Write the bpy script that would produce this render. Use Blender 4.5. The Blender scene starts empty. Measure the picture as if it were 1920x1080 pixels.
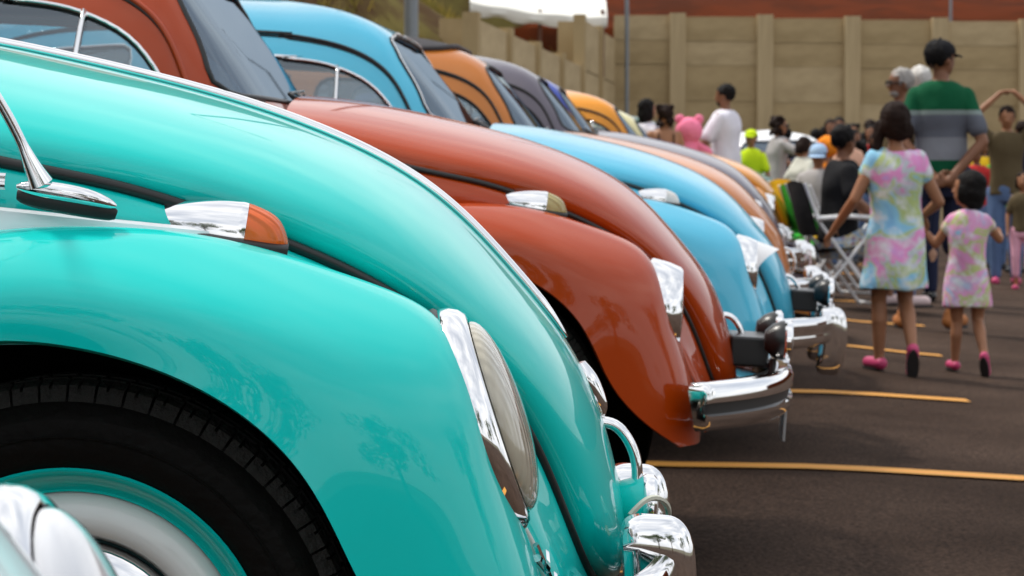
import bpy, bmesh, math, random
import numpy as np
from mathutils import Vector, Matrix, noise
from mathutils.geometry import delaunay_2d_cdt
random.seed(7)
rad = math.radians
C = bpy.context.scene
COL = C.collection

# ------------------------------------------------------------------ camera, sky, sun, exposure
cam = bpy.data.cameras.new('camera'); camo = bpy.data.objects.new('camera', cam); COL.objects.link(camo)
camo.location = (0, 0, .894)
camo.rotation_euler = (rad(90 - 2.34), 0, 0)
cam.sensor_width = 36; cam.lens = 4400 / 1920 * 36
cam.clip_start = .05; cam.clip_end = 900
cam.dof.use_dof = True; cam.dof.focus_distance = 2.75; cam.dof.aperture_fstop = 15
C.camera = camo

w = bpy.data.worlds.new('World'); C.world = w; w.use_nodes = True
nt = w.node_tree; nt.nodes.clear()
sky = nt.nodes.new('ShaderNodeTexSky'); sky.sky_type = 'NISHITA'; sky.sun_disc = False
SUN_EL, SUN_AZ = 58, -60
sky.sun_elevation = rad(SUN_EL); sky.sun_rotation = rad(SUN_AZ); sky.dust_density = 2.0
tc = nt.nodes.new('ShaderNodeTexCoord')
mp = nt.nodes.new('ShaderNodeMapping'); mp.inputs['Scale'].default_value = (1, 1, 2.2)
nz = nt.nodes.new('ShaderNodeTexNoise'); nz.inputs['Scale'].default_value = 2.3; nz.inputs['Detail'].default_value = 6
cr = nt.nodes.new('ShaderNodeValToRGB')
cr.color_ramp.elements[0].position = .32; cr.color_ramp.elements[0].color = (.6, .6, .6, 1)
cr.color_ramp.elements[1].position = .62; cr.color_ramp.elements[1].color = (1, 1, 1, 1)
cl = nt.nodes.new('ShaderNodeValToRGB')       # cloud tone
cl.color_ramp.elements[0].position = .35; cl.color_ramp.elements[0].color = (9.3, 9.7, 10.3, 1)
cl.color_ramp.elements[1].position = .75; cl.color_ramp.elements[1].color = (12.8, 12.7, 12.5, 1)
mx = nt.nodes.new('ShaderNodeMix'); mx.data_type = 'RGBA'
bg = nt.nodes.new('ShaderNodeBackground'); bg.inputs['Strength'].default_value = .075
wo = nt.nodes.new('ShaderNodeOutputWorld')
L = nt.links
L.new(tc.outputs['Generated'], mp.inputs['Vector']); L.new(mp.outputs[0], nz.inputs['Vector'])
L.new(nz.outputs['Fac'], cr.inputs['Fac']); L.new(nz.outputs['Fac'], cl.inputs['Fac'])
L.new(cr.outputs[0], mx.inputs['Factor']); L.new(sky.outputs[0], mx.inputs['A']); L.new(cl.outputs[0], mx.inputs['B'])
L.new(mx.outputs['Result'], bg.inputs['Color']); L.new(bg.outputs[0], wo.inputs['Surface'])

sd = bpy.data.lights.new('sun', 'SUN'); so = bpy.data.objects.new('sun', sd); COL.objects.link(so)
sd.energy = 2.5; sd.angle = rad(10); sd.color = (1, .95, .87)
_d = Vector((math.sin(rad(SUN_AZ)) * math.cos(rad(SUN_EL)), math.cos(rad(SUN_AZ)) * math.cos(rad(SUN_EL)), math.sin(rad(SUN_EL))))
so.rotation_euler = _d.to_track_quat('Z', 'Y').to_euler()
C.view_settings.view_transform = 'Standard'; C.view_settings.look = 'None'
C.view_settings.gamma = 1; C.view_settings.exposure = 0.58; C.view_settings.use_curve_mapping = False
C.cycles.max_bounces = 8; C.cycles.transparent_max_bounces = 16; C.cycles.caustics_reflective = False; C.cycles.caustics_refractive = False

# ------------------------------------------------------------------ materials
MATS = {}
def mat(name, col, rough=.5, metal=0, coat=0, spec=.5, bump=None, var=None, trans=0, sheen=0):
    """bump=(scale,strength)  var=(scale, colour2, low, high): noise mixed second colour"""
    if name in MATS: return MATS[name]
    m = bpy.data.materials.new(name); m.use_nodes = True; n = m.node_tree
    b = n.nodes['Principled BSDF']
    b.inputs['Base Color'].default_value = (*col, 1); b.inputs['Roughness'].default_value = rough
    b.inputs['Metallic'].default_value = metal; b.inputs['Coat Weight'].default_value = coat
    b.inputs['Coat Roughness'].default_value = .03; b.inputs['Specular IOR Level'].default_value = spec
    b.inputs['Transmission Weight'].default_value = trans
    t = n.nodes.new('ShaderNodeTexCoord')
    if var:
        q = n.nodes.new('ShaderNodeTexNoise'); q.inputs['Scale'].default_value = var[0]; q.inputs['Detail'].default_value = 8
        q.inputs['Roughness'].default_value = .62
        r = n.nodes.new('ShaderNodeValToRGB'); r.color_ramp.elements[0].position = var[2]; r.color_ramp.elements[1].position = var[3]
        r.color_ramp.elements[0].color = (*col, 1); r.color_ramp.elements[1].color = (*var[1], 1)
        n.links.new(t.outputs['Object'], q.inputs['Vector']); n.links.new(q.outputs['Fac'], r.inputs['Fac'])
        n.links.new(r.outputs[0], b.inputs['Base Color'])
    if bump:
        q = n.nodes.new('ShaderNodeTexNoise'); q.inputs['Scale'].default_value = bump[0]; q.inputs['Detail'].default_value = 6
        u = n.nodes.new('ShaderNodeBump'); u.inputs['Strength'].default_value = bump[1]; u.inputs['Distance'].default_value = .02
        n.links.new(t.outputs['Object'], q.inputs['Vector']); n.links.new(q.outputs['Fac'], u.inputs['Height'])
        n.links.new(u.outputs[0], b.inputs['Normal'])
    MATS[name] = m; return m

def paint(name, col):
    """gloss car enamel: faint orange peel, a little dust on the upward faces"""
    if name in MATS: return MATS[name]
    m = mat(name, col, rough=.42, coat=.75, spec=.1)
    n = m.node_tree; b = n.nodes['Principled BSDF']; t = n.nodes['Texture Coordinate'] if 'Texture Coordinate' in n.nodes else n.nodes.new('ShaderNodeTexCoord')
    q = n.nodes.new('ShaderNodeTexNoise'); q.inputs['Scale'].default_value = 9; q.inputs['Detail'].default_value = 7
    r = n.nodes.new('ShaderNodeMapRange'); r.inputs[1].default_value = .35; r.inputs[2].default_value = .8
    r.inputs[3].default_value = .01; r.inputs[4].default_value = .06
    n.links.new(t.outputs['Object'], q.inputs['Vector']); n.links.new(q.outputs['Fac'], r.inputs['Value']); n.links.new(r.outputs[0], b.inputs['Coat Roughness'])
    q2 = n.nodes.new('ShaderNodeTexNoise'); q2.inputs['Scale'].default_value = 3.2; q2.inputs['Detail'].default_value = 2
    u = n.nodes.new('ShaderNodeBump'); u.inputs['Strength'].default_value = .10; u.inputs['Distance'].default_value = .01
    n.links.new(t.outputs['Object'], q2.inputs['Vector']); n.links.new(q2.outputs['Fac'], u.inputs['Height'])
    n.links.new(u.outputs[0], b.inputs['Coat Normal'])
    return m

def glassmat(name, tint=(.75, .82, .84), alpha=.30, gcol=(.62, .70, .76)):
    if name in MATS: return MATS[name]
    m = bpy.data.materials.new(name); m.use_nodes = True; n = m.node_tree; n.nodes.clear()
    o = n.nodes.new('ShaderNodeOutputMaterial'); mixn = n.nodes.new('ShaderNodeMixShader')
    tr = n.nodes.new('ShaderNodeBsdfTransparent'); tr.inputs[0].default_value = (*tint, 1)
    gl = n.nodes.new('ShaderNodeBsdfGlossy'); gl.inputs['Roughness'].default_value = .02; gl.inputs['Color'].default_value = (*gcol, 1)
    fr = n.nodes.new('ShaderNodeFresnel'); fr.inputs['IOR'].default_value = 1.5
    ma = n.nodes.new('ShaderNodeMath'); ma.operation = 'MULTIPLY_ADD'; ma.inputs[1].default_value = .75; ma.inputs[2].default_value = alpha - .12
    ma.use_clamp = True
    n.links.new(fr.outputs[0], ma.inputs[0]); n.links.new(ma.outputs[0], mixn.inputs[0])
    n.links.new(tr.outputs[0], mixn.inputs[1]); n.links.new(gl.outputs[0], mixn.inputs[2]); n.links.new(mixn.outputs[0], o.inputs[0])
    MATS[name] = m; return m

CHROME = mat('chrome', (.86, .86, .87), rough=.05, metal=1)
DULLCHROME = mat('satin_metal', (.62, .62, .62), rough=.28, metal=1)
RUBBER = mat('black_rubber', (.012, .012, .012), rough=.45)
TYRE = mat('tyre_rubber', (.006, .0055, .005), rough=.62, bump=(60, .25), spec=.12)
TREAD = mat('tread_rubber', (.035, .033, .031), rough=.8, bump=(90, .5), spec=.2)
BLACK = mat('black_plastic', (.012, .012, .013), rough=.3)
DARK = mat('dark_underside', (.006, .006, .006), rough=.9, spec=.1)
SEAT = mat('seat_vinyl', (.03, .028, .027), rough=.45)
GLASS = glassmat('window_glass')
SCREEN = glassmat('windscreen_glass', (.30, .36, .40), .62, (.30, .36, .42))
IVORY = mat('ivory_paint', (.80, .82, .80), rough=.22, coat=.6)
WHITEP = paint('white_enamel', (.78, .79, .82))
LENSW = mat('clear_lens', (.75, .74, .70), rough=.12, coat=1)
PIPE = mat('pale_piping', (.55, .60, .56), rough=.35)

def ribbed(name, col, scale, trans, rough=.08, axis=1, strength=.6, deep=.0):
    if name in MATS: return MATS[name]
    m = mat(name, col, rough=rough, coat=1, trans=trans); n = m.node_tree; b = n.nodes['Principled BSDF']
    t = n.nodes['Texture Coordinate']
    wv = n.nodes.new('ShaderNodeTexWave'); wv.bands_direction = 'XYZ'[axis]; wv.inputs['Scale'].default_value = scale; wv.inputs['Distortion'].default_value = deep
    wv.inputs['Detail'].default_value = 1
    u = n.nodes.new('ShaderNodeBump'); u.inputs['Strength'].default_value = strength; u.inputs['Distance'].default_value = .004
    n.links.new(t.outputs['Object'], wv.inputs['Vector']); n.links.new(wv.outputs['Fac'], u.inputs['Height']); n.links.new(u.outputs[0], b.inputs['Normal'])
    return m
AMBER = ribbed('amber_lens', (.80, .125, .002), 42, .0, axis=1)
AMBER.node_tree.nodes['Principled BSDF'].inputs['Roughness'].default_value = .25
SMOKE = ribbed('yellowed_lens', (.42, .33, .12), 42, .0, axis=1)
for _m in (AMBER, SMOKE): _m.node_tree.nodes['Principled BSDF'].inputs['Coat Weight'].default_value = .35
HEADGLASS = ribbed('headlamp_glass', (.66, .61, .48), 30, .28, axis=1, strength=.22, deep=.2)

# ------------------------------------------------------------------ object helpers
def setp(o, label=None, cat=None, group=None, kind=None):
    if label: o['label'] = label
    if cat: o['category'] = cat
    if group: o['group'] = group
    if kind: o['kind'] = kind
    return o
def empty(name, loc=(0, 0, 0), rot=(0, 0, 0), label=None, cat=None, group=None):
    o = bpy.data.objects.new(name, None); COL.objects.link(o); o.location = loc; o.rotation_euler = rot
    o.empty_display_size = .2
    return setp(o, label, cat, group)
def link(name, me, m=None, parent=None, label=None):
    o = bpy.data.objects.new(name, me); COL.objects.link(o)
    if parent is not None: o.parent = parent
    if m is not None:
        if not me.materials: me.materials.append(None)
        o.material_slots[0].link = 'OBJECT'; o.material_slots[0].material = m
    if label: o['label'] = label
    return o
def mesh(V, F, smooth=True, name='mesh'):
    me = bpy.data.meshes.new(name); me.from_pydata([tuple(map(float, v)) for v in V], [], [tuple(int(i) for i in f) for f in F]); me.update()
    if smooth: me.polygons.foreach_set('use_smooth', [True] * len(me.polygons))
    return me
class MB:
    """collects simple shapes into one mesh"""
    def __init__(s): s.V = []; s.F = []
    def add(s, V, F):
        b = len(s.V); s.V += [tuple(map(float, v)) for v in V]; s.F += [tuple(int(i) + b for i in f) for f in F]; return s
    def grid(s, G, close_u=False, close_v=False, flip=False):
        nu, nv = G.shape[:2]; F = []
        for i in range(nu if close_u else nu - 1):
            for j in range(nv if close_v else nv - 1):
                a, b, c, d = i * nv + j, i * nv + (j + 1) % nv, ((i + 1) % nu) * nv + (j + 1) % nv, ((i + 1) % nu) * nv + j
                F.append((a, d, c, b) if flip else (a, b, c, d))
        return s.add(G.reshape(-1, 3), F)
    def box(s, c, h, R=None):
        V = [(sx * h[0], sy * h[1], sz * h[2]) for sx in (-1, 1) for sy in (-1, 1) for sz in (-1, 1)]
        if R is not None: V = [tuple(R @ Vector(v)) for v in V]
        V = [(v[0] + c[0], v[1] + c[1], v[2] + c[2]) for v in V]
        return s.add(V, [(0, 1, 3, 2), (4, 6, 7, 5), (0, 4, 5, 1), (2, 3, 7, 6), (0, 2, 6, 4), (1, 5, 7, 3)])
    def tube(s, pts, r, n=8, caps=True, flat=1.0, closed=False):
        P = np.array(pts, float); N = len(P)
        rr = np.full(N, r) if np.isscalar(r) else np.array(r, float)
        T = np.gradient(P, axis=0)
        if closed: T = np.roll(P, -1, 0) - np.roll(P, 1, 0)
        T /= np.maximum(np.linalg.norm(T, axis=1)[:, None], 1e-9)
        up = np.array([0, 0, 1.]); 
        if abs(T[0] @ up) > .9: up = np.array([0, 1., 0])
        G = np.zeros((N, n, 3)); a0 = None
        for i in range(N):
            a = up - T[i] * (up @ T[i]) if a0 is None else a0 - T[i] * (a0 @ T[i])
            a /= max(np.linalg.norm(a), 1e-9); a0 = a; b = np.cross(T[i], a)
            for k in range(n):
                t = 2 * math.pi * k / n
                G[i, k] = P[i] + rr[i] * (a * math.cos(t) + b * flat * math.sin(t))
        base = len(s.V); s.grid(G, close_v=True, close_u=closed, flip=False)
        if caps and not closed:
            s.F.append(tuple(base + k for k in range(n))); s.F.append(tuple(base + (N - 1) * n + k for k in reversed(range(n))))
        return s
    def lathe(s, prof, c=(0, 0, 0), ax=(0, 0, 1), n=32, sx=1, sy=1, up=None, a0=0, a1=2 * math.pi):
        """prof: (r,h) pairs about axis ax at c"""
        A = Vector(ax).normalized(); U = Vector(up) if up else (Vector((0, 0, 1)) if abs(A.z) < .9 else Vector((1, 0, 0)))
        U = (U - A * U.dot(A)).normalized(); W = A.cross(U)
        full = abs(a1 - a0 - 2 * math.pi) < 1e-6
        m = n if full else n + 1
        G = np.zeros((len(prof), m, 3))
        for i, (r, h) in enumerate(prof):
            for k in range(m):
                t = a0 + (a1 - a0) * k / n; p = Vector(c) + A * h + U * (r * sx * math.cos(t)) + W * (r * sy * math.sin(t)); G[i, k] = p
        return s.grid(G, close_v=full, flip=True)
    def sphere(s, c, r, n=12, m=8):
        r = (r, r, r) if np.isscalar(r) else r
        G = np.zeros((m + 1, n, 3))
        for i in range(m + 1):
            p = math.pi * i / m
            for k in range(n):
                t = 2 * math.pi * k / n
                G[i, k] = (c[0] + r[0] * math.sin(p) * math.cos(t), c[1] + r[1] * math.sin(p) * math.sin(t), c[2] + r[2] * math.cos(p))
        return s.grid(G, close_v=True)
    def mesh(s, smooth=True, weld=1e-5, fix=True, auto=None):
        me = mesh(s.V, s.F, smooth)
        bm = bmesh.new(); bm.from_mesh(me)
        if weld: bmesh.ops.remove_doubles(bm, verts=bm.verts, dist=weld)
        if fix: bmesh.ops.recalc_face_normals(bm, faces=bm.faces)
        if auto:
            for e in bm.edges:
                if len(e.link_faces) == 2 and e.calc_face_angle(0) > rad(auto): e.smooth = False
        bm.to_mesh(me); bm.free()
        if auto: me.polygons.foreach_set('use_smooth', [True] * len(me.polygons))
        return me
    def obj(s, name, m, parent=None, smooth=True, auto=35, label=None, bevel=None):
        o = link(name, s.mesh(smooth=smooth, auto=auto if smooth else None), m, parent, label)
        if bevel: bev(o, bevel)
        return o
def bev(o, w_, seg=2):
    b = o.modifiers.new('bevel', 'BEVEL'); b.width = w_; b.segments = seg; b.limit_method = 'ANGLE'; b.angle_limit = rad(40); return o

def spline(P, n=None, T=None, per=None):
    """natural cubic spline through P (k,d); uniform parameter; samples at T in [0,k-1]"""
    P = np.array(P, float); k = len(P)
    if T is None: T = np.linspace(0, k - 1, n)
    A = np.zeros((k, k)); B = np.zeros_like(P); A[0, 0] = A[-1, -1] = 1
    for i in range(1, k - 1):
        A[i, i - 1] = 1; A[i, i] = 4; A[i, i + 1] = 1; B[i] = 6 * (P[i + 1] - 2 * P[i] + P[i - 1])
    M = np.linalg.solve(A, B.reshape(k, -1)).reshape(P.shape)
    out = []
    for t in np.atleast_1d(T):
        i = int(min(max(math.floor(t), 0), k - 2)); u = t - i
        out.append(P[i] * (1 - u) + P[i + 1] * u + ((u ** 3 - u) * M[i + 1] + ((1 - u) ** 3 - (1 - u)) * M[i]) / 6)
    return np.array(out)
def surf(N, nu, nv):
    N = np.array(N, float)
    R = np.array([spline(r, nv) for r in N])
    return np.array([spline(R[:, j], nu) for j in range(nv)]).transpose(1, 0, 2)
def relax(G, it, fix=(1, 1, 1, 1)):
    G = G.copy()
    for _ in range(it):
        H = G.copy(); H[1:-1, 1:-1] = .5 * G[1:-1, 1:-1] + .125 * (G[:-2, 1:-1] + G[2:, 1:-1] + G[1:-1, :-2] + G[1:-1, 2:])
        G = H
    return G
SK = .06
def sk(A):
    """profile figures were taken off a car on a 2.6 degree slope: stand them upright"""
    A = np.array(A, float); A[..., 0] -= SK * (A[..., 2] - .33); return A
def side(A, s): A = np.array(A, float).copy(); A[..., 1] *= s; return A
CACHE = {}
def cached(key, fn):
    if key not in CACHE: CACHE[key] = fn()
    return CACHE[key]

def in_poly(p, poly):
    x, y = p; r = False; n = len(poly); j = n - 1
    for i in range(n):
        xi, yi = poly[i]; xj, yj = poly[j]
        if (yi > y) != (yj > y) and x < (xj - xi) * (y - yi) / (yj - yi + 1e-12) + xi: r = not r
        j = i
    return r
def rounded(poly, r, seg=7):
    """round the corners of a 2-D polygon"""
    out = []; n = len(poly)
    for i in range(n):
        p = np.array(poly[i], float); a = np.array(poly[i - 1], float); b = np.array(poly[(i + 1) % n], float)
        ra = min(r, .45 * np.linalg.norm(a - p)); rb = min(r, .45 * np.linalg.norm(b - p))
        A = p + (a - p) / np.linalg.norm(a - p) * ra; B = p + (b - p) / np.linalg.norm(b - p) * rb
        for k in range(seg + 1):
            t = k / seg; out.append(tuple((1 - t) ** 2 * A + 2 * t * (1 - t) * p + t * t * B))
    return out
def resample(poly, d):
    P = np.array(list(poly) + [poly[0]], float); L_ = np.r_[0, np.cumsum(np.linalg.norm(np.diff(P, axis=0), axis=1))]
    n = max(8, int(L_[-1] / d)); t = np.linspace(0, L_[-1], n, endpoint=False)
    return np.stack([np.interp(t, L_, P[:, k]) for k in range(P.shape[1])], 1)

# ------------------------------------------------------------------ the rounded saloon's body: measured curves (metres; x forward, y to its left, z up)
HC = [(-.40, 0, 1.012), (-.25, 0, 1.004), (-.06, 0, .976), (.14, 0, .933), (.33, 0, .857), (.456, 0, .748), (.547, 0, .632), (.594, 0, .505), (.609, 0, .412), (.604, 0, .37)]
HE = [(-.38, .60, .915), (-.25, .625, .893), (-.09, .62, .863), (.05, .585, .840), (.19, .52, .797), (.325, .44, .735), (.44, .355, .635), (.508, .275, .51), (.553, .195, .395), (.585, .09, .352)]
HJ = [(-.39, .668, .79), (-.27, .664, .765), (-.10, .648, .765), (.035, .612, .77), (.18, .552, .755), (.305, .478, .69), (.40, .425, .60), (.46, .385, .50), (.515, .355, .40), (.535, .335, .32)]
HCs, HEs, HJs = [sk(a) for a in (HC, HE, HJ)]

def hood_mesh():
    nu, nv = 90, 60
    c = spline(HCs, nu); e = spline(HEs, nu); G = np.zeros((nu, 2 * nv + 1, 3))
    for j in range(-nv, nv + 1):
        s = abs(j) / nv; th = s * math.pi / 2
        a = np.sin(th) ** .96; d = 1 - np.cos(th) ** .88
        d = .9 * d + .1 * s * s
        P = c * (1 - d) + e * d; P[:, 1] = e[:, 1] * a * (1 if j > 0 else -1)
        G[:, j + nv] = P
    b = MB(); b.grid(G)
    # returned edge, so the panel has thickness
    for jj, sg in ((0, 1), (2 * nv, 1)):
        ed = G[:, jj]; inn = ed.copy(); inn[:, 1] *= .965; inn[:, 2] -= .014; inn[:, 0] -= .004
        b.grid(np.stack([ed, inn], 1))
    rr = G[0]; r2 = rr.copy(); r2[:, 2] -= .016; b.grid(np.stack([rr, r2], 0))
    rr = G[-1]; r2 = rr.copy(); r2[:, 2] -= .006; r2[:, 0] -= .02; b.grid(np.stack([rr, r2], 0))
    return b.mesh(auto=50)
def quarter_mesh(s):
    """body side between bonnet edge and wing, from the windscreen corner down to the bumper"""
    e = HEs.copy(); j = HJs.copy(); e[:, 1] += .008; e[:, 2] -= .010
    R = []
    for k in range(len(e)):
        E, J = e[k], j[k]; M = .5 * E + .5 * J; M[1] += .012 if k < 4 else .004; M[2] += .004
        D = J + np.array([0, -.004, -.10]); D[2] = max(D[2], .318); I = E + np.array([-.004, -.022, -.004])
        R.append([I, E, M, J, D])
    G = surf(R, 70, 22)
    return MB().grid(side(G, s)).mesh(auto=45)
def seal_mesh(s, r=.0065):
    e = spline(HEs, 90); e[:, 1] += .006; e[:, 2] -= .004
    return MB().tube(side(e, s), r, 8).mesh()

FS = [  # front wing, seven stations from running board over the wheel to the bumper, then lip
 [(-0.513, .62, 0.343), (-0.513, .66, 0.348), (-0.510, .70, 0.348), (-0.493, .735, 0.343), (-0.453, .76, 0.338), (-0.363, .765, 0.333)],
 [(-0.383, .65, 0.603), (-0.388, .675, 0.605), (-0.378, .71, 0.595), (-0.358, .748, 0.568), (-0.323, .77, 0.538), (-0.308, .768, 0.508)],
 [(-0.173, .648, 0.748), (-0.176, .672, 0.759), (-0.173, .71, 0.753), (-0.168, .748, 0.725), (-0.158, .770, 0.688), (-0.151, .770, 0.650)],
 [(-0.003, .612, 0.771), (-0.003, .642, 0.793), (-0.003, .688, 0.793), (-0.001, .738, 0.768), (-0.001, .769, 0.728), (-0.001, .770, 0.683)],
 [(0.143, .56, 0.761), (0.147, .592, 0.788), (0.151, .64, 0.789), (0.158, .705, 0.756), (0.158, .755, 0.713), (0.141, .768, 0.650)],
 [(0.268, .488, 0.708), (0.281, .515, 0.740), (0.296, .567, 0.755), (0.315, .645, 0.717), (0.308, .715, 0.651), (0.247, .755, 0.568)],
 [(0.348, .435, 0.638), (0.353, .455, 0.679), (0.381, .512, 0.712), (0.409, .602, 0.671), (0.389, .682, 0.580), (0.303, .735, 0.461)],
 [(0.416, .395, 0.533), (0.409, .44, 0.593), (0.420, .512, 0.608), (0.438, .597, 0.583), (0.425, .668, 0.503), (0.351, .712, 0.393)],
 [(0.479, .36, 0.423), (0.476, .43, 0.458), (0.483, .512, 0.465), (0.486, .585, 0.443), (0.463, .652, 0.403), (0.403, .69, 0.348)],
 [(0.507, .335, 0.313), (0.510, .40, 0.318), (0.508, .48, 0.318), (0.502, .56, 0.313), (0.487, .62, 0.313), (0.460, .655, 0.311)],
]
def wing_mesh(s):
    N = sk(FS)
    G = surf(N, 100, 60); G = relax(G, 26)
    inner = G[:, 0] + np.array([0, -.03, -.012]); lip = G[:, -1] + np.array([-.0, -.012, -.004]); lip2 = lip + np.array([-.006, -.03, .004])
    G2 = np.concatenate([inner[:, None], G, lip[:, None], lip2[:, None]], 1)
    b = MB().grid(side(G2, s))
    fr = G[-1]; fr2 = fr + np.array([-.02, 0, -.004]); b.grid(side(np.stack([fr, fr2], 0), s))
    return b.mesh(auto=60)
def piping_mesh(s):
    N = sk(FS); p = spline(N[:, 0], 90); p = p + np.array([.009, .010, .008])
    return MB().tube(side(p, s), .0055, 6).mesh()

# cabin dome -------------------------------------------------------
XA = -1.22
MF = sk([(-.34, 0, .945), (-.445, 0, .968), (-.545, 0, 1.085), (-.63, 0, 1.185), (-.715, 0, 1.272), (-.90, 0, 1.35), (XA, 0, 1.392)])
MS = np.array([(0, .668, .79), (0, .655, .875), (0, .622, 1.01), (0, .577, 1.13), (0, .518, 1.232), (0, .37, 1.335), (0, 0, 1.392)])
MR = sk([(-3.07, 0, .70), (-2.93, 0, .84), (-2.72, 0, 1.00), (-2.43, 0, 1.15), (-2.10, 0, 1.265), (-1.70, 0, 1.352), (XA, 0, 1.392)])
XAs = MF[-1][0]
def dome(phi, t):
    """phi 0 front .. pi rear (left half), t 0 belt .. 1 roof top"""
    T = t * (len(MF) - 1)
    f = spline_c('MF', T); s_ = spline_c('MS', T); r = spline_c('MR', T)
    c, sn = math.cos(phi), math.sin(phi)
    n = 4.4 + 7 * min(t, .7) if c > 0 else 2.7
    e = f if c > 0 else r
    kc = abs(c) ** (2 / n); ks = abs(sn) ** (2 / n)
    x = XAs + (e[0] - XAs) * kc; y = s_[1] * ks
    wgt = (kc ** 5) if c > 0 else kc ** 2.2
    z = s_[2] * (1 - wgt) + e[2] * wgt
    return np.array([x, y, z])
_sc = {}
def spline_c(k, T):
    if k not in _sc:
        P = {'MF': MF, 'MS': MS, 'MR': MR}[k]; tt = np.linspace(0, len(P) - 1, 601); _sc[k] = (tt, spline(P, T=tt))
    tt, V = _sc[k]; return np.array([np.interp(T, tt, V[:, i]) for i in range(3)])
def uphi(u):
    """even out phi: u 0..1 -> phi, slow near the corners of the plan"""
    return math.pi * u
_gc = {}
def dome_inv(axis, a, b):
    """(u,t) whose point has the given side (x,z) or front (y,z) coordinates"""
    if 'g' not in _gc:
        us = np.linspace(0, 1, 241); ts = np.linspace(0, .95, 121)
        _gc['us'], _gc['ts'] = us, ts; _gc['g'] = np.array([[dome(math.pi * u, t) for t in ts] for u in us])
    g = _gc['g']; us, ts = _gc['us'], _gc['ts']
    ia, lo, hi = {'side': (0, 0, 1), 'front': (1, 0, .5), 'rear': (1, .5, 1)}[axis]
    m = (us >= lo) & (us <= hi); sub = g[m]; d = (sub[..., ia] - a) ** 2 + (sub[..., 2] - b) ** 2
    if axis == 'side': d += (np.abs(sub[..., 1]) < .3) * 10.
    i, j = np.unravel_index(np.argmin(d), d.shape); u = us[m][i]; t = ts[j]
    for _ in range(12):
        p = dome(math.pi * u, t); h = 1e-4
        pu = dome(math.pi * (u + h), t); pt = dome(math.pi * u, t + h)
        J = np.array([[(pu[ia] - p[ia]) / h, (pt[ia] - p[ia]) / h], [(pu[2] - p[2]) / h, (pt[2] - p[2]) / h]])
        r = np.array([a - p[ia], b - p[2]])
        try: st = np.linalg.solve(J, r)
        except Exception: break
        st = np.clip(st, -.01, .01); u = min(max(u + st[0], 0), 1); t = min(max(t + st[1], 0), .98)
        if np.abs(r).max() < 1e-5: break
    return u, t
SIDEWIN = sk([(x, 0, z) for x, z in rounded([(-.63, .925), (-.675, 1.02), (-.76, 1.115), (-.90, 1.168), (-1.12, 1.182), (-1.42, 1.18), (-1.46, .925)], .07)])[:, [0, 2]]
QWIN = sk([(x, 0, z) for x, z in rounded([(-1.55, .935), (-1.53, 1.195), (-1.80, 1.165), (-2.02, 1.065), (-2.13, .965), (-2.07, .935)], .05)])[:, [0, 2]]
WSH = np.array(rounded([(0, .992), (-.30, .992), (-.53, .994), (-.56, 1.02), (-.50, 1.195), (-.455, 1.255), (-.30, 1.276), (0, 1.282), (.30, 1.276), (.455, 1.255), (.50, 1.195), (.56, 1.02), (.53, .994), (.30, .992)], .025))
RWIN = np.array(rounded([(-.36, 1.09), (-.40, 1.17), (-.36, 1.245), (.36, 1.245), (.40, 1.17), (.36, 1.09)], .05))
def uv_outline(axis, pts):
    return [dome_inv(axis, a, b) for a, b in pts]
def dome_pt(u, t, s, off=0):
    p = dome(math.pi * u, t)
    if off:
        h = 1e-3; du = dome(math.pi * min(u + h, 1), t) - dome(math.pi * max(u - h, 0), t); dt = dome(math.pi * u, min(t + h, .999)) - dome(math.pi * u, max(t - h, 0))
        n = np.cross(dt, du); n /= max(np.linalg.norm(n), 1e-9)
        if n[2] * .3 + (p[0] - XAs) * n[0] * .2 + p[1] * n[1] < 0: n = -n
        p = p + n * off
    return p * np.array([1, s, 1])
def openings():
    if 'op' in _gc: return _gc['op']
    op = {}
    op['side'] = uv_outline('side', resample(SIDEWIN, .03)); op['quarter'] = uv_outline('side', resample(QWIN, .03))
    half = [p for p in resample(WSH, .03) if p[0] >= 0]
    half.sort(key=lambda p: math.atan2(p[1] - 1.15, p[0] + .0)); 
    half = [(0, .992)] + half + [(0, 1.282)]
    op['screen'] = [dome_inv('front', max(a, 1e-4), b) for a, b in half]
    hr = [p for p in resample(RWIN, .03) if p[0] >= 0]; hr.sort(key=lambda p: math.atan2(p[1] - 1.165, p[0])); hr = [(0, 1.09)] + hr + [(0, 1.245)]
    op['rear'] = [dome_inv('rear', max(a, 1e-4), b) for a, b in hr]
    _gc['op'] = op; return op
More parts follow.
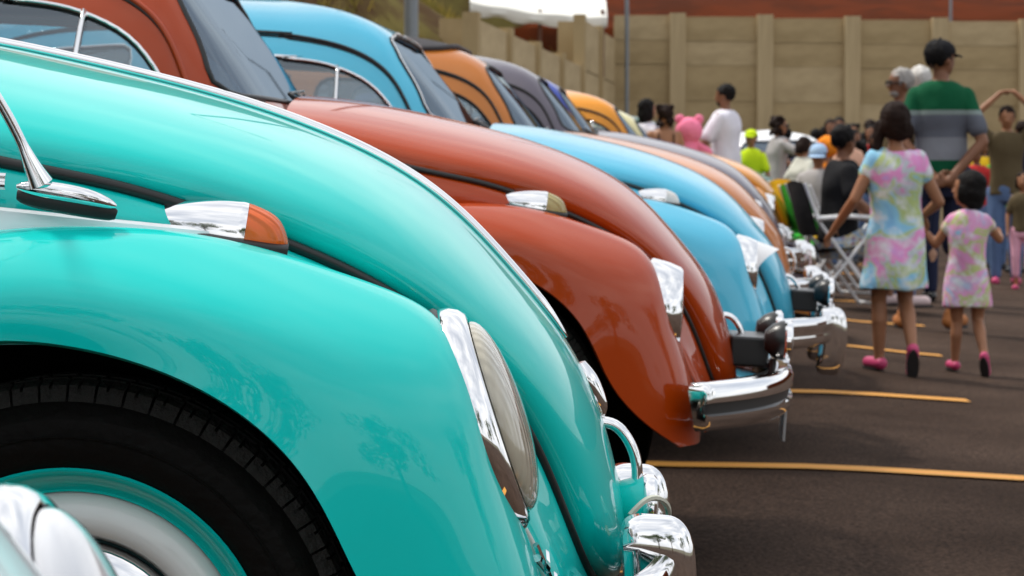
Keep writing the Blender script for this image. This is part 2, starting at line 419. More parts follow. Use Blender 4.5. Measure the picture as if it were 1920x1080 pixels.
def cabin_mesh():
    op = openings(); b = MB()
    holes = [op['side'], op['quarter'], op['screen'], op['rear']]
    pts = [(0, 0), (1, 0), (1, 1), (0, 1)]; edges = []
    nb = 60; ring = [(i / nb, 0.) for i in range(nb)] + [(1., i / nb) for i in range(nb)] + [(1 - i / nb, 1.) for i in range(nb)] + [(0., 1 - i / nb) for i in range(nb)]
    verts = list(ring); edges = [(i, (i + 1) % len(ring)) for i in range(len(ring))]
    for hh in holes:
        k0 = len(verts); verts += [tuple(p) for p in hh]; edges += [(k0 + i, k0 + (i + 1) % len(hh)) for i in range(len(hh))]
    us = np.unique(np.r_[np.linspace(0, .2, 34), np.linspace(.2, .8, 60), np.linspace(.8, 1, 24)])
    for u in us[1:-1]:
        for t in np.linspace(0, 1, 56)[1:-1]:
            if not any(in_poly((u, t), hh) for hh in holes): verts.append((u, t))
    V, E_, F, *_ = delaunay_2d_cdt([Vector(v) for v in verts], edges, [], 0, 1e-6)
    keep = []
    for f in F:
        c = sum((V[i] for i in f), Vector((0, 0))) / len(f)
        if any(in_poly(c, hh) for hh in holes): continue
        keep.append(f)
    P = [dome_pt(v[0], v[1], 1) for v in V]
    b.add(P, keep); b.add([p * np.array([1, -1, 1]) for p in P], [tuple(reversed(f)) for f in keep])
    # returns round each opening, so the pillars have depth
    for hh in holes[:2]:
        for s in (1, -1):
            o1 = np.array([dome_pt(u, t, s) for u, t in hh]); o2 = np.array([dome_pt(u, t, s, -.03) for u, t in hh])
            b.grid(np.stack([o1, o2], 1), close_u=True)
    for s in (1, -1):
        for k in ('screen', 'rear'):
            o1 = np.array([dome_pt(u, t, s) for u, t in op[k]]); o2 = np.array([dome_pt(u, t, s, -.025) for u, t in op[k]]); b.grid(np.stack([o1, o2], 1))
    # lower body from belt to sill
    ph = np.linspace(0, 1, 90); rows = []
    for q, (sc, z) in enumerate([(1, None), (1.015, .62), (1.0, .45), (.955, .30), (.90, .26)]):
        r = []
        for u in ph:
            p = dome(math.pi * u, 0).copy()
            if z is not None: p = np.array([XAs + (p[0] - XAs) * (sc if u > .5 else 1), p[1] * sc, z])
            r.append(p)
        rows.append(r)
    R = np.array(rows); R = np.array([spline(R[:, k], 18) for k in range(R.shape[1])])
    b.grid(R); b.grid(side(R, -1))
    return b.mesh(auto=55, weld=2e-4)
def pane(key, s=1, off=-.012):
    hh = openings()[key]; V = [Vector(p) for p in hh]
    us = [p[0] for p in hh]; ts = [p[1] for p in hh]; verts = list(V); n = len(hh)
    for u in np.linspace(min(us), max(us), 22):
        for t in np.linspace(min(ts), max(ts), 10):
            if in_poly((u, t), hh): verts.append(Vector((u, t)))
    Vv, E_, F, *_ = delaunay_2d_cdt(verts, [(i, (i + 1) % n) for i in range(n)], [], 1, 1e-6)
    F = [f for f in F if in_poly(sum((Vv[i] for i in f), Vector((0, 0))) / len(f), hh)]
    return Vv, F
def pane_mesh(key, sides=(1,), off=-.012):
    Vv, F = pane(key); b = MB()
    for s in sides:
        b.add([dome_pt(v[0], v[1], s, off) for v in Vv], F if s > 0 else [tuple(reversed(f)) for f in F])
    return b.mesh(weld=2e-4)
def outline_pts(key, s, off):
    return np.array([dome_pt(u, t, s, off) for u, t in openings()[key]])
def frame_mesh(key, s, r, off=.0, flat=1.0):
    return MB().tube(outline_pts(key, s, off), r, 6, closed=True, flat=flat).mesh()
def screen_seal(r=.011, off=-.002, key='screen'):
    a = outline_pts(key, 1, off); b_ = outline_pts(key, -1, off)[::-1]
    P = np.concatenate([a, b_[1:-1]]); return MB().tube(P, r, 6, closed=True).mesh()
def driprail_pts():
    P = sk([(x, 0, z) for x, z in [(-.625, 1.00), (-.66, 1.07), (-.715, 1.145), (-.81, 1.203), (-.98, 1.24), (-1.28, 1.255), (-1.62, 1.243), (-1.92, 1.19), (-2.2, 1.07)]])
    P = spline(P, 60); return [dome_inv('side', p[0], p[2]) for p in P]

# ------------------------------------------------------------------ wheels and small fittings
WX, WZ, WR = -.003, .335, .322
def tyre_mesh():
    b = MB()
    prof = [(.208, -.065), (.222, -.078), (.245, -.085), (.264, -.083), (.277, -.074), (.2795, -.070), (.2815, -.068), (.2815, -.065), (.285, -.064), (.291, -.055), (.291, .055), (.277, .074), (.262, .084), (.222, .078), (.208, .065)]
    b.lathe([(r, h) for r, h in prof], ax=(0, 1, 0), n=120)
    b.lathe([(.244, -.0855), (.246, -.088), (.248, -.0855)], ax=(0, 1, 0), n=96)
    return b.mesh(auto=28)
def tread_mesh():
    b = MB(); n = 62
    for k in range(n):
        a = 2 * math.pi * k / n; d = 2 * math.pi / n
        for s in (-1, 1):
            # shoulder block with a half-depth notch, inner block, centre rib
            for (aa, bb, rt) in ((a + .05 * d, a + d * .55, 0), (a + d * .55, a + d * .66, -.004), (a + d * .66, a + d * .95, 0)):
                V = []
                for an in (aa, bb):
                    for (r, y) in ((.281, .0695), (.2975 + rt, .0625), (.302 + rt, .038), (.286, .036)): V.append((r * math.cos(an), s * y, r * math.sin(an)))
                b.add(V, [(0, 1, 2, 3), (4, 7, 6, 5), (0, 4, 5, 1), (1, 5, 6, 2), (2, 6, 7, 3)])
            V = []
            for an in (a + d * .2, a + d * 1.05):
                for (r, y) in ((.284, .031), (.303, .030), (.303, .014), (.284, .013)): V.append((r * math.cos(an), s * y, r * math.sin(an)))
            b.add(V, [(0, 1, 2, 3), (4, 7, 6, 5), (0, 4, 5, 1), (1, 5, 6, 2), (2, 6, 7, 3)])
        V = []
        for an in (a, a + d * .85):
            for (r, y) in ((.284, -.009), (.304, -.008), (.304, .008), (.284, .009)): V.append((r * math.cos(an), y, r * math.sin(an)))
        b.add(V, [(0, 1, 2, 3), (4, 7, 6, 5), (0, 4, 5, 1), (1, 5, 6, 2), (2, 6, 7, 3)])
    return b.mesh(auto=20, weld=None)
def rim_mesh():
    b = MB()
    b.lathe([(.196, .05), (.204, -.060), (.2105, -.0665), (.2125, -.071), (.2105, -.0745), (.205, -.072), (.199, -.060), (.193, -.048), (.187, -.044), (.1845, -.046)], ax=(0, 1, 0), n=96)
    return b.mesh(auto=50)
def disc_mesh():
    b = MB(); b.lathe([(.1845, -.040), (.176, -.052), (.160, -.060), (.145, -.058), (.138, -.048), (.136, -.030)], ax=(0, 1, 0), n=72); return b.mesh(auto=50)
def slot_mesh():
    b = MB(); b.lathe([(.19, -.03), (.136, -.034), (.06, -.036), (0, -.036)], ax=(0, 1, 0), n=48)
    return b.mesh()
def cap_mesh():
    b = MB(); b.lathe([(.1335, -.040), (.1335, -.052), (.128, -.060), (.118, -.062), (.10, -.074), (.065, -.086), (.03, -.091), (0, -.092)], ax=(0, 1, 0), n=64); return b.mesh(auto=50)

HLN = np.array([.933, 0, .361]); HLC = sk((.419, .512, .599))
def slant_ring(s):
    b = MB(); c = side(HLC, s) - HLN * .004
    b.lathe([(.120, -.004), (.1315, 0), (.1330, .006), (.131, .015), (.126, .024), (.119, .030), (.1125, .031), (.1105, .027), (.1105, .012)], c=c, ax=HLN, n=72, sx=1.0, sy=.86); return b.mesh(auto=60)
def slant_gasket(s):
    b = MB(); c = side(HLC, s) - HLN * .006
    b.lathe([(.12, -.012), (.1345, -.008), (.1355, .0), (.133, .003), (.12, .004)], c=c, ax=HLN, n=64, sy=.87); return b.mesh()
def slant_lens(s):
    b = MB(); c = side(HLC, s); P = [(.1095, .028)] + [(.1095 * math.cos(a), .028 + .029 * math.sin(a)) for a in np.linspace(.08, math.pi / 2, 12)]
    b.lathe(P, c=c, ax=HLN, n=64, sy=.86); return b.mesh()
def slant_bowl(s):
    b = MB(); c = side(HLC, s); b.lathe([(.108, .022), (.09, -.02), (.06, -.045), (.03, -.055), (0, -.057)], c=c, ax=HLN, n=48, sy=.86)
    b.sphere(tuple(c - HLN * .02), .014); return b.mesh()
def up_ring(s):
    """upright lamp: chrome collar from the sloping wing out to a vertical face"""
    n = 64; G = np.zeros((6, n, 3)); cy = .512
    back = sk((.421, cy, .588)); front = sk((.460, cy, .582))
    for k in range(n):
        t = 2 * math.pi * k / n; cy_, cz = math.sin(t), math.cos(t)
        rb = (-.22, 0, .975)
        B = back + .112 * np.array([rb[0] * cz, cy_, rb[2] * cz]); F_ = front + .101 * np.array([0, cy_, cz])
        G[0, k] = B + np.array([-.006, 0, 0]); G[1, k] = B + np.array([0, cy_ * .003, cz * .003]); G[2, k] = .45 * B + .55 * F_ + np.array([0, cy_, cz]) * .003
        G[3, k] = F_ + np.array([-.003, 0, 0]); G[4, k] = front + np.array([.002, .096 * cy_, .096 * cz]); G[5, k] = front + np.array([-.012, .088 * cy_, .088 * cz])
    return MB().grid(side(G, s), close_v=True).mesh(auto=60)
def up_lens(s):
    c = side(sk((.460, .512, .582)), s); b = MB(); b.lathe([(.087, -.006)] + [(.087 * math.cos(a), -.004 + .012 * math.sin(a)) for a in np.linspace(.1, math.pi / 2, 7)], c=c, ax=(1, 0, 0), n=48); return b.mesh()
def up_bowl(s):
    c = side(sk((.460, .512, .582)), s); b = MB(); b.lathe([(.086, -.012), (.06, -.035), (.03, -.045), (0, -.046)], c=c, ax=(1, 0, 0), n=40); return b.mesh()
def visor_mesh(s):
    c = sk((.452, .512, .584)); G = np.zeros((9, 25, 3))
    for i in range(9):
        for k in range(25):
            t = rad(-85 + 170 * k / 24); q = i / 8
            f = max(math.cos(t), 0) ** 1.4
            x = c[0] - .01 + q * (.012 + .075 * f); r = .103 - q * .022 * f
            G[i, k] = (x, c[1] + r * math.sin(t), c[2] + r * math.cos(t) - q * .005)
    return MB().grid(side(G, s)).mesh()

SIGC = ((.050, .575, .800), (.216, .555, .782))
def sig_parts(s, part):
    A, B = sk(SIGC[0]), sk(SIGC[1]); st = [(0, .002, .003), (.06, .008, .013), (.2, .0165, .027), (.4, .025, .038), (.56, .0285, .0435), (.66, .0295, .045), (.72, .0295, .045), (.86, .0275, .038), (.95, .022, .025), (1, .012, .006)]
    st = spline(st, 37)
    lo, hi = {'body': (0, .74), 'lens': (.715, 1.01), 'gasket': (0, 1.01)}[part]
    st = [q for q in st if lo <= q[0] <= hi]; G = []
    T = (B - A); Ln = np.linalg.norm(T); T /= Ln; Yv = np.array([0, 1, 0]) - T * T[1]; Yv /= np.linalg.norm(Yv); Z = np.cross(T, Yv)
    for q in st:
        r = []
        for k in range(19):
            t = math.pi * k / 18; x = q[0]
            wv, h = q[1], q[2] * .86
            if part == 'gasket': wv, h = wv + .007, .007; 
            if part == 'lens': wv *= .985; h *= .985
            bulge = math.sin(t) ** .92
            r.append(A + T * (Ln * x * (1.0 if part != 'gasket' else 1.03) - (.004 if part == 'gasket' else 0)) + Yv * math.cos(t) * wv + Z * (h * bulge) + Z * (-.001 if part == 'gasket' else .003))
        # down to the base
        r = [r[0] - Z * .008] + r + [r[-1] - Z * .008]
        G.append(r)
    G = np.array(G); b = MB().grid(side(G, s))
    if part != 'gasket':
        for ii in (0, -1):
            c = G[ii].mean(0); R = side(np.vstack([G[ii], c[None]]), s); n = len(G[ii]); b.add(R, [(i, i + 1, n) for i in range(n - 1)])
    return b.mesh(auto=50)

def bumper_path(front=.77, n=60, ymax=.735, wrap=.57, pw=2.3):
    P = []
    for q in np.linspace(-1, 1, n):
        a = abs(q); y = ymax * math.sin(a * math.pi / 2) ** .85 if a else 0
        x = front - (front - wrap) * (y / ymax) ** pw * (1 if a < 1 else 1)
        P.append((x, math.copysign(y, q)))
    return np.array(P)
def blade(path, prof, z0):
    """prof: (out, up) pairs, swept along the plan path"""
    d = np.gradient(path, axis=0); nrm = np.stack([d[:, 1], -d[:, 0]], 1); nrm /= np.linalg.norm(nrm, axis=1)[:, None]
    if nrm[len(nrm) // 2][0] < 0: nrm = -nrm
    n_ = len(path); tp = [min(1, .45 + .55 * math.sin(min(1, min(i, n_ - 1 - i) / 4) * math.pi / 2)) for i in range(n_)]
    G = np.array([[(path[i, 0] + nrm[i, 0] * (o if o < 0 else o * tp[i]), path[i, 1] + nrm[i, 1] * (o if o < 0 else o * tp[i]), z0 + u * (.3 + .7 * tp[i])) for o, u in prof] for i in range(len(path))])
    b = MB().grid(G)
    for ii in (0, -1): b.add(G[ii], [tuple(range(len(prof)))])
    return b.mesh(auto=45)
def overrider(y, x=.735, z=.40, h=.085, flip=1):
    """curved guard standing across the blade"""
    G = []
    for q in np.linspace(-1, 1, 31):
        a = math.sin(q * math.pi / 2); zc = z + h * a; e = max(1 - abs(a) ** 7, 0) ** .5
        wv = .027 * e + .001; dep = .046 * (.25 + .75 * e); xc = x + .016 * (1 - a * a)
        G.append([(xc - dep * .75 + dep * 1.5 * max(math.copysign(abs(math.cos(t)) ** .75, math.cos(t)), -.3), y + wv * math.copysign(abs(math.sin(t)) ** .8, math.sin(t)), zc) for t in np.linspace(0, 2 * math.pi, 33)[:-1]])
    G = np.array(G); b = MB().grid(G, close_v=True)
    b.add(G[0], [tuple(range(32))]); b.add(G[-1], [tuple(range(32))]); return b.mesh(auto=70)

def lamp(name, parent, c, r, shell, depth=.05, rimm=CHROME):
    e = MB().lathe([(0, -depth), (r * .45, -depth * .95), (r * .8, -depth * .6), (r * .97, -.012), (r, 0)], c=c, ax=(1, 0, 0), n=32).obj(name, shell, parent)
    MB().lathe([(r * 1.0, -.004), (r * 1.06, .0), (r * 1.06, .010), (r * .95, .014), (r * .92, .008)], c=c, ax=(1, 0, 0), n=32).obj('rim', rimm, e)
    MB().lathe([(r * .93, .008), (r * .6, .016), (0, .019)], c=c, ax=(1, 0, 0), n=32).obj('lens', LENSW, e)
    MB().tube([(c[0] - depth * .5, c[1], c[2] - r * .9), (c[0] - depth * .5, c[1], c[2] - r - .03)], .008, 8).obj('bracket', BLACK, e)
    return e

def ck(name, key, fn, m, parent, label=None):
    me = cached(key, fn); return link(name, me, m, parent, label)

def beetle(loc, colour, label, opts=(), lower=None, lampkind='upright', bumper='blade', signal=AMBER, yaw=0, group='rounded saloons parked side by side', wheelc=None, full=True, plate=None, lens=None):
    root = empty('parked_car', loc, (math.atan(.0141), math.atan(SK), rad(yaw)), label, 'car', group)
    P = colour; lower = lower or colour
    ck('body', 'cabin', cabin_mesh, lower if 'twotone' in opts else P, root)
    ck('hood', 'hood', hood_mesh, P, root)
    for s in (-1, 1):
        ck('body_side', ('quarter', s), lambda: quarter_mesh(s), P, root)
        ck('hood_seal', ('seal', s), lambda: seal_mesh(s), RUBBER, root)
        fe = ck('fender', ('wing', s), lambda: wing_mesh(s), P, root)
        ck('piping', ('piping', s), lambda: piping_mesh(s), PIPE if 'palepipe' in opts else RUBBER, fe)
    # glazing
    o = ck('windscreen', 'screen', lambda: pane_mesh('screen', (1, -1)), SCREEN, root); ck('seal', 'screenseal', lambda: screen_seal(.008), RUBBER, o)
    if 'chromescreen' in opts: ck('trim', 'screentrim', lambda: screen_seal(.0025, .007), CHROME, o)
    o = ck('rear_window', 'rearw', lambda: pane_mesh('rear', (1, -1)), GLASS, root); ck('seal', 'rearseal', lambda: screen_seal(.012, key='rear'), RUBBER, o)
    for s in (-1, 1):
        for k in ('side', 'quarter'):
            o = ck('side_window', (k, 'p', s), lambda: pane_mesh(k, (s,)), GLASS, root)
            ck('frame', (k, 'f', s), lambda: frame_mesh(k, s, .007, -.006), CHROME if 'chromewin' in opts else RUBBER, o)
            ck('seal', (k, 'sl', s), lambda: frame_mesh(k, s, .010, -.012), RUBBER, o)
            if k == 'side':
                def vent():
                    x = -.87; pts = []
                    for z in np.linspace(.915, 1.158, 9): u, t = dome_inv('side', x - SK * (z - .33), z); pts.append(dome_pt(u, t, s, -.004))
                    return MB().tube(pts, .012, 6, flat=.6).mesh()
                ck('vent_post', ('vent', s), vent, CHROME, o)
        ck('drip_rail', ('drip', s), lambda: MB().tube([dome_pt(u, t, s, .004) for u, t in driprail_pts()], .006, 6).mesh(), RUBBER if 'darkrail' in opts else P, root)
        ck('drip_groove', ('dripg', s), lambda: MB().tube([dome_pt(u, t - .014, s, .0) for u, t in driprail_pts()], .0045, 6).mesh(), RUBBER, root)
    # cabin fittings
    def seatm():
        b = MB()
        for y in (-.30, .30):
            b.sphere((-1.25, y, .52), (.26, .23, .10)); b.sphere((-1.50, y, .78), (.09, .23, .27))
            b.sphere((-1.54, y, 1.04), (.05, .12, .07)); b.tube([(-1.53, y, .95), (-1.54, y, 1.04)], .05, 6)
        b.sphere((-2.15, 0, .74), (.12, .5, .22)); b.sphere((-1.95, 0, .55), (.25, .5, .10)); return b.mesh()
    ck('seats', 'seats', seatm, SEAT, root)
    def steerm():
        b = MB(); c = np.array((-.92, .30, .90)); ax = Vector((-.85, 0, .52)).normalized(); u = Vector((0, 1, 0)); v = ax.cross(u)
        R = [tuple(Vector(c) + u * .19 * math.cos(t) + v * .19 * math.sin(t)) for t in np.linspace(0, 2 * math.pi, 36, endpoint=False)]
        b.tube(R, .010, 6, closed=True)
        for t in (rad(0), rad(180), rad(270)): b.tube([tuple(c), tuple(Vector(c) + u * .19 * math.cos(t) + v * .19 * math.sin(t))], .007, 5)
        b.tube([tuple(c), tuple(Vector(c) - ax * .3)], .02, 6); return b.mesh()
    ck('steering_wheel', 'steer', steerm, BLACK, root)
    ck('dashboard', 'dash', lambda: MB().box((-.56, 0, .90), (.07, .56, .09)).mesh(auto=30), SEAT, root)
    # door panel with its shut line and handle
    for s in (-1, 1):
        def doorm():
            R = []
            for x in np.linspace(-.60, -1.44, 12):
                r = []
                for z in (.905, .80, .62, .45, .36):
                    if z > .81: u, t = dome_inv('side', x, z); p = dome_pt(u, t, 1)
                    else: p = np.array([x, {.80: .668, .62: .678, .45: .668, .36: .650}[z], z])
                    r.append((p[0], p[1] + .004, p[2]))
                R.append(r)
            return MB().grid(side(surf(R, 24, 24), s)).mesh()
        d = ck('door', ('door', s), doorm, lower, root)
        ck('handle', ('handle', s), lambda: MB().tube(side([(-1.27, .672, .83), (-1.27, .70, .832), (-1.30, .71, .832), (-1.38, .71, .832), (-1.40, .70, .832)], s), .009, 8).mesh(), CHROME, d)
        def board():
            return MB().grid(side(surf([[(-.46, .60, .33), (-.46, .68, .335), (-.46, .75, .33), (-.46, .76, .30)], [(-1.2, .60, .33), (-1.2, .68, .335), (-1.2, .75, .33), (-1.2, .76, .30)], [(-1.95, .60, .33), (-1.95, .68, .335), (-1.95, .75, .33), (-1.95, .76, .30)]], 8, 10), s)).mesh()
        ck('running_board', ('rb', s), board, RUBBER, root)
        def rwing():
            N = []
            for k, a in enumerate(np.linspace(185, -20, 9)):
                a = rad(a); cx, cz = -2.33, .33; c_, s_ = math.cos(a), math.sin(a)
                up = 1.0 if s_ > 0 else .9
                N.append([(cx + c_ * .58 * up, .60 - .06 * max(-c_, -1) * -1 * .0, cz + max(s_, -.1) * .50), (cx + c_ * .57, .64, cz + max(s_, -.1) * .50), (cx + c_ * .54, .70, cz + max(s_, -.1) * .47), (cx + c_ * .48, .755, cz + max(s_, -.1) * .42), (cx + c_ * .42, .772, cz + max(s_, -.12) * .37), (cx + c_ * .37, .770, cz + max(s_, -.14) * .33)])
            N = np.array(N); N[:, :, 0] += np.where(N[:, :, 0] > -2.33, .0, -.14 * np.clip((-2.33 - N[:, :, 0]) / .5, 0, 1))
            G = surf(N, 50, 26); return MB().grid(side(sk(G), s)).mesh()
        ck('fender', ('rwing', s), rwing, P, root)
        t = ck('tail_lamp', ('tail', s), lambda: MB().sphere(tuple(side((-2.93, .62, .60), s)), (.03, .05, .085), 16, 10).mesh(), mat('red_lens', (.5, .01, .01), rough=.1, coat=1), root)
        # wheels
        for wx in (WX, WX - 2.40):
            wl = empty('wheel', (wx, s * .61, WZ), (0, 0, 0 if s < 0 else math.pi)); wl.parent = root
            ty = ck('tyre', 'tyre', tyre_mesh, TYRE, wl); rm = ck('rim', 'rim', rim_mesh, wheelc or P, wl)
            ck('tread', 'tread', tread_mesh, TREAD, wl)
            ck('wheel_disc', 'disc', disc_mesh, IVORY, wl); ck('wheel_hub', 'slot', slot_mesh, mat('hub_dark_teal', (.0, .06, .06), rough=.4), wl)
            ck('hubcap', 'cap', cap_mesh, CHROME, wl)
        # lamps
        if lampkind == 'slanted':
            h = ck('headlight', ('srg', s), lambda: slant_ring(s), CHROME, root)
            ck('gasket', ('sg', s), lambda: slant_gasket(s), RUBBER, h); ck('lens', ('sl', s), lambda: slant_lens(s), lens or HEADGLASS, h); ck('reflector', ('sb', s), lambda: slant_bowl(s), DULLCHROME, h)
        else:
            h = ck('headlight', ('urg', s), lambda: up_ring(s), CHROME, root)
            ck('lens', ('ul', s), lambda: up_lens(s), HEADGLASS, h); ck('reflector', ('ub', s), lambda: up_bowl(s), DULLCHROME, h)
            if 'visor' in opts: ck('visor', ('vis', s), lambda: visor_mesh(s), mat('white_gloss', (.85, .85, .86), rough=.1, coat=1), h)
        g = ck('turn_signal', ('tsb', s), lambda: sig_parts(s, 'body'), CHROME, root)
        ck('lens', ('tsl', s), lambda: sig_parts(s, 'lens'), signal, g); ck('gasket', ('tsg', s), lambda: sig_parts(s, 'gasket'), RUBBER, g)
        # wipers
        def wip():
            b = MB(); p0 = np.array([-.468, s * .23 + .10, .972]); 
            pts = []
            for q in np.linspace(0, 1, 7):
                y = abs(s * .23 + .10 + q * .33 * (1 if s > 0 else 1)); u, t = dome_inv('front', min(max(y, .001), .5), 1.005 + .015 * q); pts.append(dome_pt(u, t, 1 if s * .23 + .10 + q * .33 > 0 else -1, .012))
            b.tube([tuple(p0), tuple(pts[0]), tuple(pts[3])], .0045, 6); b.tube(pts, .0035, 6); b.sphere(tuple(p0), .009); return b.mesh()
        ck('wiper', ('wip', s), wip, BLACK, root)
    # inner well, so nothing shows through the arches
    def inner():
        b = MB(); b.box((-1.35, 0, .36), (1.45, .46, .10)); b.box((0, 0, .44), (.34, .38, .13)); b.box((-2.6, 0, .5), (.35, .42, .16)); return b.mesh(auto=30)
    ck('floor_pan', 'pan', inner, DARK, root)
    for s in (1, -1):
        def liner():
            b = MB(); a_ = np.linspace(-.45, 3.4, 32)
            b.grid(np.array([[(WX + .40 * math.cos(a), s * yy, .33 + .385 * math.sin(a)) for yy in (.40, .50, .60)] for a in a_]))
            b.grid(np.array([[(WX + q * .41 * math.cos(a), s * .40, .33 + q * .395 * math.sin(a)) for q in (0, 1)] for a in a_])); return b.mesh(weld=1e-4)
        ck('wheel_well', ('liner', s), liner, DARK, root)
    # bonnet furniture
    if 'strip' in opts:
        def strip():
            c = spline(HCs, T=np.linspace(0, 5.78, 90)); return MB().tube(c + np.array([.001, 0, .004]), [.0072] * 84 + [.0066, .006, .005, .004, .003, .002], 8, flat=1.3).mesh()
        ck('hood_strip', 'strip', strip, CHROME, root)
    if 'crest' in opts:
        def crest():
            c = sk((.592, 0, .553)); b = MB(); G = []
            for q, wv, h in [(0, .012, .008), (.25, .017, .013), (.5, .016, .014), (.8, .010, .012), (1, .003, .003)]:
                p = spline(HCs, T=[6.02 + .55 * q])[0]; n = np.array([.93, 0, .36])
                G.append([p + n * (h * max(math.cos(t), -.2)) + np.array([0, wv * math.sin(t), 0]) for t in np.linspace(0, 2 * math.pi, 33)[:-1]])
            G = np.array(G); G = np.array([spline(G[:, k_], 24) for k_ in range(32)]).transpose(1, 0, 2)
            b.grid(G, close_v=True); b.add(G[0], [tuple(range(32))]); return b.mesh(auto=50)
        ck('hood_badge', 'crest', crest, CHROME, root)
    def hhandle():
        pts = spline(sk([(.575, 0, .553), (.598, 0, .548), (.618, 0, .522), (.625, 0, .488), (.618, 0, .455), (.596, 0, .438)]), 24); return MB().tube(pts, .0075, 8, flat=1.7).mesh()
    ck('hood_handle', 'hh', hhandle, CHROME, root)
    # bumper
    if bumper == 'blade':
        pth = bumper_path(.725, wrap=.50)
        bp = ck('bumper', 'blade', lambda: blade(pth, [(-.012, .048), (.0, .050), (.010, .044), (.015, .030), (.016, .012), (.010, .002), (.013, -.010), (.015, -.026), (.008, -.042), (-.004, -.048), (-.012, -.046)], .40), CHROME, root)
        for y in (-.27, .27): ck('overrider', ('ovr', y), lambda: overrider(y, .715, .36, .112), CHROME, bp)
    elif bumper == 'guard':
        pth = bumper_path(.655, wrap=.44, pw=2.6)
        bp = ck('bumper', 'blade2', lambda: blade(pth, [(-.012, .048), (.0, .050), (.010, .044), (.015, .030), (.016, .012), (.010, .002), (.013, -.010), (.015, -.026), (.008, -.042), (-.004, -.048), (-.012, -.046)], .375), CHROME, root)
        for y in (-.24, .24):
            ck('overrider', ('ovg', y), lambda: overrider(y, .632, .375, .095), CHROME, bp)
    else:
        pth = bumper_path(.712, ymax=.72, wrap=.492)
        bp = ck('bumper', 'euro', lambda: blade(pth, [(-.03, .052), (.0, .055), (.014, .050), (.022, .038), (.022, .014), (.010, .010), (.010, -.010), (.022, -.014), (.022, -.034), (.012, -.046), (-.012, -.050)], .40), CHROME, root)
        ck('rubbing_strip', 'eurostrip', lambda: blade(pth, [(.009, .014), (.013, .012), (.013, -.012), (.009, -.014)], .40), RUBBER, bp)
    ck('valance', 'valance', lambda: MB().grid(surf([[(.57, y, .355), (.565, y, .335), (.53, y, .315)] for y in (-.33, -.17, 0, .17, .33)], 16, 8)).mesh(), P, root)
    if 'foglamps' in opts:
        for y in (-.20, .12): lamp('fog_lamp', root, (.70, y, .515), .047, BLACK, .05)
        MB().box((.625, -.02, .478), (.045, .10, .035)).obj('horn_box', BLACK, root, bevel=.006)
    if plate:
        MB().box((.722, 0, .33), (.003, .06, .062)).obj('number_plate', mat('plate_grey', (.45, .46, .47), rough=.35), root, bevel=.001)
    return root

# ------------------------------------------------------------------ ground
def smooth(a, b, v):
    t = min(max((v - a) / (b - a), 0), 1); return t * t * (3 - 2 * t)
def gz(x, y): return -.06 * x + .0141 * y + .095 * smooth(8.6, 15.5, y) * smooth(2.3, 1.2, x) - .05 * smooth(2.0, 1.1, y)
def gg(x, y): return gz(x, y) - .028 * smooth(.75, -.1, x - (.147 * y - .72))
def ground_mat():
    m = mat('asphalt', (.050, .036, .028), rough=.9, spec=.06); n = m.node_tree; b = n.nodes['Principled BSDF']; t = n.nodes['Texture Coordinate']
    def nzz(sc, det=6, ro=.6):
        q = n.nodes.new('ShaderNodeTexNoise'); q.inputs['Scale'].default_value = sc; q.inputs['Detail'].default_value = det; q.inputs['Roughness'].default_value = ro; n.links.new(t.outputs['Object'], q.inputs['Vector']); return q
    a = nzz(1.1, 5); f = nzz(85, 4, .75); r1 = n.nodes.new('ShaderNodeValToRGB'); r1.color_ramp.elements[0].position = .32; r1.color_ramp.elements[1].position = .70
    r1.color_ramp.elements[0].color = (.028, .0185, .0135, 1); r1.color_ramp.elements[1].color = (.056, .039, .030, 1)
    r2 = n.nodes.new('ShaderNodeValToRGB'); r2.color_ramp.elements[0].position = .36; r2.color_ramp.elements[1].position = .72; r2.color_ramp.elements[0].color = (.35, .34, .33, 1); r2.color_ramp.elements[1].color = (2.4, 2.2, 2.1, 1)
    mm = n.nodes.new('ShaderNodeMix'); mm.data_type = 'RGBA'; mm.blend_type = 'MULTIPLY'; mm.inputs['Factor'].default_value = 1
    n.links.new(a.outputs['Fac'], r1.inputs['Fac']); n.links.new(f.outputs['Fac'], r2.inputs['Fac']); n.links.new(r1.outputs[0], mm.inputs['A']); n.links.new(r2.outputs[0], mm.inputs['B']); n.links.new(mm.outputs['Result'], b.inputs['Base Color'])
    u = n.nodes.new('ShaderNodeBump'); u.inputs['Strength'].default_value = .7; u.inputs['Distance'].default_value = .004; n.links.new(f.outputs['Fac'], u.inputs['Height']); n.links.new(u.outputs[0], b.inputs['Normal'])
    return m
ys = [-40, -15] + list(np.linspace(-5, 30, 71)) + [40, 45.2]; xs = list(np.linspace(-5, 5, 81)) + [8, 12, 16, 24, 34]
G = np.array([[(x, y, gg(min(x, 12), y)) for y in ys] for x in xs])
setp(MB().grid(G).obj('parking_lot', ground_mat(), smooth=False), kind='structure')
G = np.array([[(x, y, z) for y in (-400, 400)] for x, z in ((-400, -1.2), (400, -1.2))])
setp(MB().grid(G).obj('ground', mat('far_soil', (.10, .07, .045), rough=.95, var=(.3, (.06, .07, .03), .4, .6)), smooth=False), kind='structure')

LINE = mat('yellow_road_paint', (.66, .30, .05), rough=.7, var=(55, (.30, .15, .04), .60, .78), bump=(120, .3))
for k in range(-2, 10):          # slanted bays: each line ends a little further right than the one before
    y = 7.205 + 2.49 * k; xe = 1.545 + .345 * k if k else 1.70; xs_ = np.linspace(-4.9 + .3 * k, xe, 34); wv = .058
    b = MB().grid(np.array([[(x, y + dy, gg(x, y + dy) + .007) for dy in (-wv, wv)] for x in xs_]))
    setp(b.obj('painted_line', LINE, smooth=False), kind='structure')

